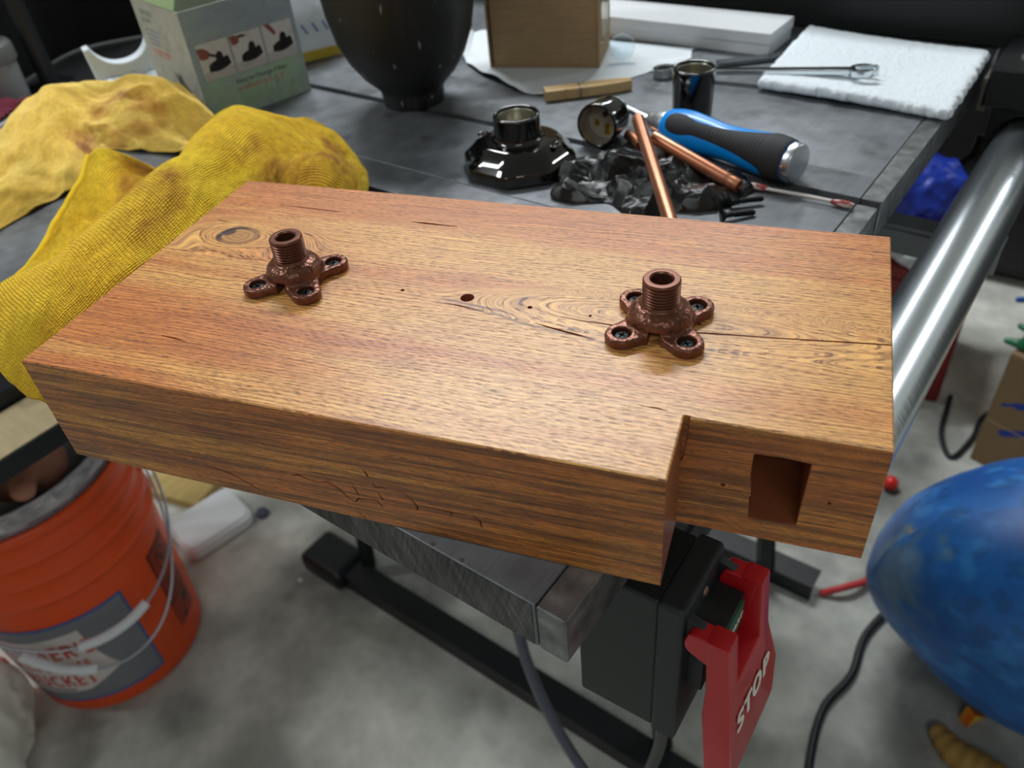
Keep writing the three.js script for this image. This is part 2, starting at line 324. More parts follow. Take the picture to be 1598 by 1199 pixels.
// colour of the sawn wood, x along the grain and g across it, in millimetres
function grain(x, g, seed, tone) {
  const w = fbm(x * 0.012, g * 0.05, seed, 3);
  const gg = g + (w - 0.5) * 7;
  const band = 0.5 + (fbm(x * 0.005, gg * 0.055, seed + 3, 3) - 0.5) * 0.72, band2 = fbm(x * 0.01, gg * 0.32, seed + 5, 3);
  const r = gg / 2.3 + fbm(x * 0.02, gg * 0.2, seed + 8, 2) * 1.6, fr = r - Math.floor(r);
  const late = sstep(0.45, 0.92, fr) * (1 - sstep(0.94, 1, fr));
  const fib = fbm(x * 0.10, gg * 3.1, seed + 11, 2), fine = noise(x * 0.7, gg * 7.5, seed + 13);
  let c = mix3([236, 176, 100], [214, 134, 72], sstep(0.34, 0.66, band + tone));
  c = mix3(c, [178, 100, 58], sstep(0.56, 0.82, band2 + tone * 0.4) * 0.42);
  c = mix3(c, [148, 86, 46], late * (0.34 + 0.3 * fib));
  const k = 1 + (fib - 0.5) * 0.34 + (fine - 0.5) * 0.13;
  // open pores: short dark dashes along the grain
  const row = Math.floor(gg * 2.2), off = hash(row, seed, 7) * 40, cellx = Math.floor((x + off) / 6.4), h = hash(row, cellx, seed + 2);
  const inx = ((x + off) / 6.4) - cellx, iny = Math.abs(gg * 2.2 - row - 0.5);
  const pore = h > 0.5 ? sstep(0.34, 0.12, iny) * sstep(0.0, 0.12, inx) * sstep(0.9 * h + 0.1, 0.6 * h, inx) * (0.35 + 0.65 * late + 0.2 * h) : 0;
  c = mix3(c, [74, 36, 18], clamp(pore) * 0.86);
  return [c[0] * k, c[1] * k, c[2] * k, pore, late];
}
function topWood(x, z) {
  const dx = x - KNOT[0], dz = z - KNOT[1], wob = (fbm(x * 0.05, z * 0.05, 40, 2) - 0.5) * 5;
  const dk = Math.hypot(dx * (dx < 0 ? 0.5 : 0.42), dz) + wob * 0.5, wk = sstep(27, 11, dk);
  const ex = x - EYE[0], de = Math.hypot(ex * (ex < 0 ? 0.17 : 0.12), z - EYE[1]) + wob * 0.32, we = sstep(20, 12, de);
  let g = z;
  g = lerp(g, KNOT[1] + 4 + dk * 1.25, wk);
  g = lerp(g, EYE[1] + 3 + de * 1.3, we);
  const left = sstep(330, 20, x);
  let tone = -0.13 + 0.2 * sstep(45, 12, z) + 0.2 * sstep(120, 150, z) * left + 0.07 * left;
  const r = grain(x, g, 3, tone);
  let c = [r[0], r[1], r[2]];
  // dark heart and rim of the knot, stain along the checks
  const kd = Math.hypot(dx / 13.5, dz / 9.5) + (fbm(x * 0.15, z * 0.15, 91, 3) - 0.5) * 0.22;
  const rim = sstep(0.72, 0.9, kd) * sstep(1.12, 0.98, kd), side = sstep(0.1, -0.9, dx / 13 + dz / 18);
  c = mix3(c, [196, 146, 86], sstep(1, 0.8, kd) * 0.7);
  const kr = Math.sin(kd * 24 + fbm(x * 0.2, z * 0.2, 5, 2) * 4) * 0.5 + 0.5;
  c = mix3(c, [140, 86, 40], sstep(0.95, 0.8, kd) * kr * 0.5);
  c = mix3(c, [52, 26, 14], rim * (0.35 + 0.65 * side));
  c = mix3(c, [50, 24, 20], sstep(1.0, 0.6, Math.hypot((dx + 8.5) / 5, (dz + 3) / 5)) * 0.8);
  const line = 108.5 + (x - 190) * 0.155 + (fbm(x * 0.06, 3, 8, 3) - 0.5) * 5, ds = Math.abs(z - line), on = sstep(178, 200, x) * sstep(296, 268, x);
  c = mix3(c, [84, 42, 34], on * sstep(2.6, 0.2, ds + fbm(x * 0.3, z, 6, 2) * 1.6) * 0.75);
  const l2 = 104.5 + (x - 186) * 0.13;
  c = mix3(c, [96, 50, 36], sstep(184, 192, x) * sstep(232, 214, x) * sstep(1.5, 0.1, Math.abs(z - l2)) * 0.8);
  return [c[0], c[1], c[2], r[3]];
}
function sideWood(x, y, seed) {
  const r = grain(x, y * 1.7 + x * 0.055 + (fbm(x * 0.01, y * 0.03, seed, 2) - 0.5) * 12, seed, 0.05);
  const dirt = fbm(x * 0.018, y * 0.55 + x * 0.016, seed + 20, 4), thin = fbm(x * 0.05, y * 2.6 + x * 0.08, seed + 30, 3), s = sstep(0.42, 0.72, dirt) * 0.5 + sstep(0.52, 0.72, thin) * 0.45;
  const c = mix3([r[0] * 0.93, r[1] * 0.88, r[2] * 0.66], [84, 46, 20], s);
  return [c[0], c[1], c[2], r[3]];
}
function endWood(z, y, seed) {
  const R = Math.hypot(z - 80, y + 60), q = R / 3 + fbm(z * 0.05, y * 0.05, seed, 3) * 2, f = q - Math.floor(q), n = fbm(z * 0.9, y * 0.9, seed + 1, 3);
  const c = mix3([176, 106, 62], [128, 64, 42], f * 0.6 + (n - 0.5) * 0.8);
  return [...c, 0];
}
// one atlas: [v0, v1] rows of a 2048 square for each face; 2048 px = 0.4 m
const ROW = { top: 0, front: 1040, side: 1390, end: 1740 }, PX = 2048 / 400;
const cracksStain = [];
const woodBump = new Uint8Array(2048 * 2048 * 4).fill(255);
const woodT = tex(2048, 2048, (u, v, i, j) => {
  const x = i / PX; let c;
  if (j < ROW.front) c = topWood(x, j / PX);
  else if (j < ROW.side) c = sideWood(x, (j - ROW.front) / PX, 12);
  else if (j < ROW.end) c = sideWood(x + 60, (j - ROW.side) / PX, 27);
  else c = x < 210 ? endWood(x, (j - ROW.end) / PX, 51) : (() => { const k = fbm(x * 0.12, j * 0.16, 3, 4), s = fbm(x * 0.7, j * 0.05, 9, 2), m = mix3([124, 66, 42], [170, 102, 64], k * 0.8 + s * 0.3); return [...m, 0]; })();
  const o = (j * 2048 + i) * 4, b = 200 - (c[3] || 0) * 150 + (hash(i, j, 3) - 0.5) * 16;
  woodBump[o] = woodBump[o + 1] = woodBump[o + 2] = clamp(b, 0, 255);
  return c;
});
const woodBT = new THREE.DataTexture(woodBump, 2048, 2048); woodBT.magFilter = THREE.LinearFilter; woodBT.needsUpdate = true;
const woodM = phys({ map: woodT, bumpMap: woodBT, bumpScale: 0.00018, roughness: 0.42, clearcoat: 0.25, clearcoatRoughness: 0.3 });
{
  const t = thing('wooden_beam', 'oiled reclaimed wooden beam with a notched corner and square mortise', 'beam', BLOCK, TURN);
  const outline = poly([[0, 0], [BL, 0], [BL, -BN], [BX, -BN], [BX, -BW], [0, -BW]]);       // shape y = -z
  let g = extrude(outline, BH, 0.0007, 1).rotateX(-Math.PI / 2);
  const ev = new Evaluator(); ev.attributes = ['position', 'normal']; ev.useGroups = false;
  const prep = (q) => { const h = q.index ? q.toNonIndexed() : q.clone(); for (const k of Object.keys(h.attributes)) if (!['position', 'normal'].includes(k)) h.deleteAttribute(k); h.clearGroups(); return mergeVertices(h); };
  let body = new Brush(prep(g)); body.updateMatrixWorld();
  const cut = (q) => { const b = new Brush(prep(q)); b.updateMatrixWorld(); body = ev.evaluate(body, b, SUBTRACTION); };
  // mortise with slightly ragged sides, through bore, nail holes
  const ms = poly([[0.3497, -0.0140], [0.3612, -0.0134], [0.3724, -0.0142], [0.3720, -0.0330], [0.3714, -0.0522], [0.3600, -0.0528], [0.3514, -0.0530], [0.3505, -0.0400], [0.3512, -0.0390], [0.3496, -0.0260]]);
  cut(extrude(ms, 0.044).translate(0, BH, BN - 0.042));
  cut(cyl(0.0036, 0.0036, 0.05, 0.2, BH - 0.02, 0.1015, 28));
  for (const [x, z, r] of [[0.1636, 0.102, 0.0011], [0.2341, 0.1029, 0.0013], [0.265, 0.1034, 0.0009]]) cut(cyl(r, r, 0.02, x, BH - 0.006, z, 12));
  for (const [x, y, r] of [[0.3391, -0.0354, 0.0011], [0.3822, -0.0349, 0.0009]]) cut(cyl(r, r, 0.02, 0, 0, 0, 12).rotateX(Math.PI / 2).translate(x, BH + y, BN - 0.004));
  // saw kerf left in the inner corner of the notch
  cut(extrude(poly([[BX, 0.01], [BX + 0.0030, 0.01], [BX + 0.0024, -0.012], [BX + 0.0010, -0.024], [BX, -0.026]]), 0.006).translate(0, BH, BN - 0.0014));
  // drying checks: thin wedges sunk into the faces. Points [along, across, half width] in metres.
  const crackShape = (pts) => { const a = [], b = []; pts.forEach(([x, y, w], i) => { const p = pts[Math.max(0, i - 1)], q = pts[Math.min(pts.length - 1, i + 1)], dx = q[0] - p[0], dy = q[1] - p[1], l = Math.hypot(dx, dy); a.push([x - dy / l * w, y + dx / l * w]); b.unshift([x + dy / l * w, y - dx / l * w]); }); return poly([...a, ...b]); };
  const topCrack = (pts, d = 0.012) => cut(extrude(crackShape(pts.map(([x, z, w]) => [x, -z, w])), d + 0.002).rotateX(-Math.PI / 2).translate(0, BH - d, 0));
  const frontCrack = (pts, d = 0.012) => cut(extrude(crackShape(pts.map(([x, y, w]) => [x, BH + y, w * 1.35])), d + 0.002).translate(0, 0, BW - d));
  topCrack([[0.0429, 0.0281, 0.0001], [0.052, 0.0283, 0.0004], [0.066, 0.0287, 0.0005], [0.08, 0.0291, 0.0005], [0.0879, 0.0294, 0.0002]]);
  topCrack([[0.1365, 0.0326, 0.0001], [0.146, 0.0330, 0.0009], [0.156, 0.0331, 0.0006], [0.1669, 0.0332, 0.0003]]);
  topCrack([[0.0589, 0.1666, 0.0003], [0.067, 0.1670, 0.0005], [0.0755, 0.1683, 0.0001]]);
  topCrack([[0.0778, 0.0578, 0.0001], [0.082, 0.0588, 0.0004], [0.0861, 0.06, 0.0001]]);
  topCrack([[0.013, 0.0535, 0.0002], [0.018, 0.054, 0.0004], [0.025, 0.0543, 0.0001]]);
  topCrack([[0.19, 0.1082, 0.0001], [0.2, 0.1093, 0.0005], [0.212, 0.1113, 0.0001]]);
  topCrack([[0.24, 0.1148, 0.0001], [0.2494, 0.1171, 0.0006], [0.262, 0.1195, 0.0007], [0.272, 0.1214, 0.0001]]);
  topCrack([[0.248, 0.1075, 0.0001], [0.262, 0.1082, 0.0003], [0.276, 0.1086, 0.0005], [0.288, 0.1083, 0.0003], [0.305, 0.1078, 0.0003], [0.322, 0.1052, 0.0006], [0.345, 0.1030, 0.0004], [0.365, 0.1007, 0.0005], [0.385, 0.0982, 0.0005], [0.41, 0.0955, 0.0005]]);
  topCrack([[0.3022, 0.162, 0.0001], [0.3085, 0.1617, 0.0005], [0.3138, 0.1625, 0.0001]]);
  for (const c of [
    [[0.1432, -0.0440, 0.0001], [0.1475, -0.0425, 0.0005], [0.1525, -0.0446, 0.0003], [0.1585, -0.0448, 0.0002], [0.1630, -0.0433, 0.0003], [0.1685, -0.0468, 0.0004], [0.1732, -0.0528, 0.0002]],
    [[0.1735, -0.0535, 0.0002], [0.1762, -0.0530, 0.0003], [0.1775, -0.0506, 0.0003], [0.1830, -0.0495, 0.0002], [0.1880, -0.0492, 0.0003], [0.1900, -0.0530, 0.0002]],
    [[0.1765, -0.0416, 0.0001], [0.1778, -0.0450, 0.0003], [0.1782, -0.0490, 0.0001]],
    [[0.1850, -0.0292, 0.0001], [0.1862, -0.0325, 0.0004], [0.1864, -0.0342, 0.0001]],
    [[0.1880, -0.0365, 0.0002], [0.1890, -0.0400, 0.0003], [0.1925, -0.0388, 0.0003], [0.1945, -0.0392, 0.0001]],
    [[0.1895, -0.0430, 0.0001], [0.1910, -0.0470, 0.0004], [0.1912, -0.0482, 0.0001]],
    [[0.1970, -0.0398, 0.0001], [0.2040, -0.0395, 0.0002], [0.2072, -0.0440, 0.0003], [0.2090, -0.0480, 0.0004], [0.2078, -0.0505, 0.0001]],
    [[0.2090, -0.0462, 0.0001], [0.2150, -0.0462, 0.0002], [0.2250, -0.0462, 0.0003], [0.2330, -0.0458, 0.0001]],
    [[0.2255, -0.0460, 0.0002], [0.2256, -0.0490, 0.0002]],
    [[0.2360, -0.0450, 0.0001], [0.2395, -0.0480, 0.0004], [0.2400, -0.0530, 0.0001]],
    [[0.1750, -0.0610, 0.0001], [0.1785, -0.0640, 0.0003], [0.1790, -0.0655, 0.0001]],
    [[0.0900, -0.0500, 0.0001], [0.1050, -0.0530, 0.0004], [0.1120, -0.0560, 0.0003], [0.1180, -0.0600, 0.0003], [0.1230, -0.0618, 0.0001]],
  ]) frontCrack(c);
  // faces -> atlas
  const h = body.geometry.index ? body.geometry.toNonIndexed() : body.geometry, p = h.attributes.position, uv = new Float32Array(p.count * 2), a = V3(), b = V3(), c = V3();
  for (let i = 0; i < p.count; i += 3) {
    a.fromBufferAttribute(p, i); b.fromBufferAttribute(p, i + 1); c.fromBufferAttribute(p, i + 2);
    const n = b.clone().sub(a).cross(c.clone().sub(a)).normalize(), m = a.clone().add(b).add(c).divideScalar(3);
    const out = m.y > BH - 0.0009 || m.y < 0.0009 || m.z < 0.0009 || m.x < 0.0009 || m.x > BL - 0.0009 || (m.x > BX && m.z > BN - 0.0009) || (m.z > BW - 0.0009) || (Math.abs(m.x - BX) < 0.0009 && m.z > BN - 0.004);
    [a, b, c].forEach((q, k) => {
      let U, R; const x = clamp(q.x * 1000, 0.3, 399.7), y = clamp((BH - q.y) * 1000, 0.3, 65.5), z = clamp(q.z * 1000, 0.3, 201);
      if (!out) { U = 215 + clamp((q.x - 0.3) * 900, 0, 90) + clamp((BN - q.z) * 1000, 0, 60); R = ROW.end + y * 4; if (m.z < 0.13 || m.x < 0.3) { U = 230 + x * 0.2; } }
      else if (Math.abs(n.y) > 0.6) { U = x; R = ROW.top + z * PX; }
      else if (Math.abs(n.x) > 0.6) { U = clamp(z, 0.3, 205); R = ROW.end + y * 4; }
      else { const recess = m.x > BX && m.z < BN + 0.001; U = x; R = (recess || m.z < 0.01 ? ROW.side : ROW.front) + y * PX; }
      uv[(i + k) * 2] = (U * PX) / 2048; uv[(i + k) * 2 + 1] = R / 2048;
    });
  }
  h.setAttribute('uv', new THREE.BufferAttribute(uv, 2)); h.computeVertexNormals();
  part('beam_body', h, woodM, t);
}

// ---------------------------------------------------------------- crowfoot pipe flanges
{
  const castT = tex(512, 512, (u, v) => { const k = fbm(u * 40, v * 40, 3, 4), m = fbm(u * 8, v * 8, 9, 3); return mix3([98, 60, 46], [132, 84, 66], k * 0.6 + m * 0.5); });
    const castM = std({ map: rep(castT, 16, 16), metalness: 0.6, roughness: 0.34 });
  const screwM = std({ color: 0x17181a, metalness: 0.4, roughness: 0.42 });
  const mm = 0.001;
  const field = (x, y, z) => {                      // metres -> millimetres
    x *= 1000; y *= 1000; z *= 1000;
    const ax = Math.abs(x), az = Math.abs(z), r = Math.hypot(x, z);
    const s = clamp((ax + az) * 0.5 / 14.8), d2 = Math.hypot(ax - 14.8 * s, az - 14.8 * s) - lerp(10.5, 7.9, s);
    const lobes = smax(d2, Math.abs(y - 2.4) - 2.5, 1.6);
    const dome = (Math.pow(Math.pow(r / 15.2, 3.3) + Math.pow(Math.abs(y - 3.6) / 10.2, 3.3), 1 / 3.3) - 1) * 10.4;
    let d = smin(lobes, Math.max(dome, -y), 1.5);
    const neck = smax(r - 8.8, Math.abs(y - 8) - 7.0, 0.8);
    d = smin(d, neck, 1.3) + (noise(x * 0.85, y * 0.85, z * 0.85 + 0.3) - 0.5) * 0.26 + (noise(x * 0.33, y * 0.33, z * 0.33 + 9.3) - 0.5) * 0.14;
    d = smax(d, -y, 0.3);
    for (const [hx, hz] of [[14.8, 14.8], [-14.8, 14.8], [14.8, -14.8], [-14.8, -14.8]]) {
      const q = Math.hypot(x - hx, z - hz), cone = Math.max(q - 4.3, 1.3 - y);
      d = smax(d, -cone, 0.7);
    }
    d = smax(d, -smax(Math.abs(x) - 2.6, Math.max(Math.abs(y - 1.5) - 5.0, 8 - z), 0.8), 0.5);      // the slot at the front
    return Math.max(d, -(Math.max(r - 5.2, -y - 1))) * mm;
  };
  const bodyG = boxUVkeep(fieldMesh([-0.026, -0.002, -0.026], [0.026, 0.018, 0.026], 0.00055, field));
  const prof = [[0.0052, 0.002]];
  for (let k = 0; k < 16; k++) { const y = 0.004 + k * 0.0014; prof.push([0.0056, y], [0.0049, y + 0.0007]); }
  prof.push([0.0051, 0.0260], [0.0056, 0.0267], [0.0058, 0.0268], [0.0080, 0.0268], [0.0082, 0.0267], [0.0086, 0.0262]);
  for (let k = 0; k < 7; k++) { const y = 0.0256 - k * 0.00160; prof.push([0.0087, y], [0.0087, y - 0.00035], [0.0077, y - 0.0010], [0.0077, y - 0.0012]); }
  prof.push([0.0086, 0.0142], [0.0092, 0.0125]);
  const neckG = lathe(prof, 56);
  const headG = (() => {
    const ev = new Evaluator(); ev.attributes = ['position', 'normal']; ev.useGroups = false;
    const prep = (q) => { const h = q.index ? q : mergeVertices(q); h.deleteAttribute('uv'); h.clearGroups(); return h; };
    let b = new Brush(prep(lathe([[0, 0], [0.0025, 0], [0.0038, 0.0011], [0.0036, 0.0015], [0.0026, 0.0020], [0, 0.0022]], 28))); b.updateMatrixWorld();
    for (const r of [0, Math.PI / 2]) { const c = new Brush(prep(box(0.0038, 0.003, 0.0009, 0, 0.0022, 0).rotateY(r + 0.5))); c.updateMatrixWorld(); b = ev.evaluate(b, c, SUBTRACTION); }
    return b.geometry;
  })();
  function boxUVkeep(g) { const p = g.attributes.position, uv = g.attributes.uv; for (let i = 0; i < p.count; i++) uv.setXY(i, p.getX(i) + p.getY(i) * 0.5, p.getZ(i) + p.getY(i) * 0.6); return g; }
  const w = onBlock(0.299, BH, 0.1048);
  const t = thing('pipe_flange', 'copper brown four-lobed pipe flange on the beam near the mortise', 'flange', w.toArray(), TURN, 'pipe flanges screwed to the beam');
  part('flange_body', bodyG, castM, t);
  part('threaded_neck', neckG, castM, t);
  [[14.8, 14.8], [-14.8, 14.8], [14.8, -14.8], [-14.8, -14.8]].forEach(([x, z], i) => { const s = part('screw', headG, screwM, t); s.position.set(x * mm, 0.0013, z * mm); s.rotation.y = i * 0.7; s.userData.label = 'black cross-head screw'; });
  const f2 = t.clone(); f2.name = numbered('pipe_flange'); f2.position.copy(onBlock(0.1017, BH, 0.1047)); f2.userData = { label: 'copper brown four-lobed pipe flange on the beam beside the knot', category: 'flange', group: t.userData.group }; scene.add(f2);
}

// ---------------------------------------------------------------- yellow cloths
const clothB = tex(512, 512, (u, v) => { const a = Math.sin(u * Math.PI * 2 * 64), b = Math.sin(v * Math.PI * 2 * 64 + (noise(u * 64, v * 64, 3) - 0.5) * 2); return 128 + 70 * a * 0.5 + 90 * b * 0.5 + (fbm(u * 120, v * 120, 5, 2) - 0.5) * 90; }, false);
function clothColor(seed, base, deep) {
  return tex(512, 512, (u, v) => {
    const a = fbm(u * 5, v * 5, seed, 4), f = fbm(u * 90, v * 90, seed + 4, 2), st = sstep(0.52, 0.78, fbm(u * 5 + 3, v * 7, seed + 9, 5)), sp = sstep(0.5, 0.75, fbm(u * 15, v * 19, seed + 14, 4));
    let c = mix3(base, deep, sstep(0.3, 0.75, a) * 0.55);
    c = mix3(c, [170, 104, 36], st * 0.6); c = mix3(c, [120, 66, 30], sp * sp * st * 0.5);
    const k = 0.92 + f * 0.16; return [c[0] * k, c[1] * k, c[2] * k];
  });
}
{
  // [beam x, beam z, height above the table]
  const G = [
    [[-.185, .105, .002], [-.165, .12, .012], [-.14, .137, .02], [-.11, .155, .022], [-.08, .168, .017], [-.055, .175, .009], [-.035, .175, .004], [-.02, .172, .003]],
    [[-.172, .08, .010], [-.152, .09, .019], [-.127, .106, .033], [-.1, .124, .046], [-.058, .145, .054], [-.033, .155, .043], [-.02, .158, .02], [-.008, .158, .004]],
    [[-.172, .045, .016], [-.15, .05, .010], [-.125, .06, .012], [-.1, .078, .040], [-.06, .1, .062], [-.034, .115, .048], [-.018, .12, .025], [-.006, .12, .004]],
    [[-.190, .0, .020], [-.165, .005, .006], [-.137, .012, .007], [-.108, .022, .038], [-.066, .04, .066], [-.036, .05, .05], [-.018, .055, .026], [-.006, .06, .004]],
    [[-.203, -.04, .026], [-.175, -.035, .007], [-.142, -.03, .006], [-.113, -.02, .038], [-.068, -.012, .068], [-.038, -.004, .054], [-.02, .0, .028], [-.008, .0, .004]],
    [[-.218, -.09, .034], [-.18, -.077, .012], [-.142, -.067, .007], [-.115, -.056, .038], [-.068, -.05, .069], [-.034, -.045, .05], [-.02, -.04, .028], [-.012, -.03, .006]],
    [[-.128, -.085, .008], [-.126, -.084, .018], [-.122, -.082, .03], [-.115, -.085, .048], [-.075, -.088, .071], [-.035, -.078, .048], [-.02, -.058, .032], [-.010, -.035, .01]],
    [[-.125, -.118, .008], [-.122, -.118, .03], [-.115, -.118, .05], [-.094, -.122, .063], [-.058, -.112, .061], [-.018, -.094, .045], [.0, -.07, .044], [.01, -.03, .02]],
    [[-.105, -.145, .002], [-.098, -.145, .022], [-.086, -.145, .042], [-.065, -.14, .051], [-.036, -.125, .05], [-.004, -.102, .036], [.016, -.08, .036], [.028, -.03, .012]],
    [[-.075, -.162, .002], [-.068, -.162, .014], [-.052, -.16, .03], [-.036, -.15, .038], [-.012, -.135, .036], [.008, -.115, .028], [.024, -.09, .024], [.036, -.045, .006]],
    [[-.045, -.165, .002], [-.038, -.165, .006], [-.026, -.162, .010], [-.012, -.152, .014], [.002, -.138, .014], [.016, -.12, .010], [.026, -.1, .008], [.036, -.06, .003]],
  ];
  const S = gridSurface(G);
  const surf = (u, v) => {
    const p = S(u, v), q = (fbm(u * 7, v * 9, 5, 3) - 0.5) * 0.011 + (fbm(u * 26, v * 30, 8, 2) - 0.5) * 0.0022;
    const w = onBlock(p.x + q * 0.4, 0, p.y); w.y = TH + Math.max(p.z + q, 0.0018);
    return w;
  };
  const m = std({ map: clothColor(3, [248, 208, 44], [230, 168, 28]), bumpMap: rep(clothB, 2.4, 3.2), bumpScale: 0.0022, roughness: 0.95 });
  const t = thing('terry_cloth', 'yellow waffle-knit cloth rolled up along the end of the beam, stained brown', 'cloth');
  part('cloth_sheet', sheet(surf, 150, 220, 0.003), m, t);
  // stitched hem along the free edge of the flap
  const hem = []; for (let k = 0; k <= 40; k++) { const p = surf(0.0, 0.02 + 0.44 * k / 40); hem.push([p.x, p.y + 0.0006, p.z]); }
  part('hem', sweep(hem, 0.0022, 120, 8), std({ color: 0xe6c01c, roughness: 0.95 }), t);
  const tag = surf(0.12, 0.43);
  part('care_label', sheet((u, v) => onBlock(-0.150 + 0.03 * u, 0.013 + 0.004 * v + 0.006 * u, -0.062 + 0.012 * v + u * 0.004), 8, 4, 0.0005), std({ color: 0xe9edf2, roughness: 0.7 }), t);
}
{
  const G = [
    [[-.70, -.045, .002], [-.67, -.05, .02], [-.635, -.05, .03], [-.61, -.05, .018], [-.588, -.04, .002]],
    [[-.71, -.085, .002], [-.68, -.085, .022], [-.645, -.085, .033], [-.62, -.085, .022], [-.598, -.085, .002]],
    [[-.73, -.125, .002], [-.70, -.122, .03], [-.665, -.12, .037], [-.63, -.12, .024], [-.602, -.122, .002]],
    [[-.765, -.165, .002], [-.745, -.165, .034], [-.705, -.16, .041], [-.655, -.152, .03], [-.602, -.150, .002]],
    [[-.79, -.21, .002], [-.765, -.212, .04], [-.735, -.205, .043], [-.68, -.185, .026], [-.628, -.174, .002]],
    [[-.77, -.25, .002], [-.74, -.248, .034], [-.71, -.235, .034], [-.685, -.212, .018], [-.66, -.195, .002]],
    [[-.715, -.272, .002], [-.695, -.268, .036], [-.668, -.25, .045], [-.645, -.228, .026], [-.624, -.211, .002]],
    [[-.665, -.28, .002], [-.645, -.275, .04], [-.622, -.26, .049], [-.6, -.24, .028], [-.578, -.225, .002]],
    [[-.62, -.281, .002], [-.603, -.274, .03], [-.58, -.262, .038], [-.562, -.25, .022], [-.546, -.242, .002]],
    [[-.575, -.278, .002], [-.565, -.272, .01], [-.552, -.264, .014], [-.54, -.256, .008], [-.53, -.25, .002]],
  ];
  const S = gridSurface(G);
  const surf = (u, v) => { const p = S(u, v), r = 1 - Math.abs(2 * fbm(u * 4 + 3, v * 7, 15, 2) - 1), q = (fbm(u * 5, v * 9, 25, 3) - 0.5) * 0.014 + (r - 0.6) * 0.012; return V3(p.x + q * 0.5, TH + Math.max(0.0015, p.z + q), p.y + q * 0.3); };
  one('dust_cloth', sheet(surf, 110, 170, 0.0014), phys({ map: clothColor(33, [244, 208, 100], [232, 182, 60]), bumpMap: rep(clothB, 3, 4), bumpScale: 0.0004, roughness: 0.95, transmission: 0.12, thickness: 0 }), 'thin pale yellow dust cloth bunched in front of the printed carton', 'cloth');
}

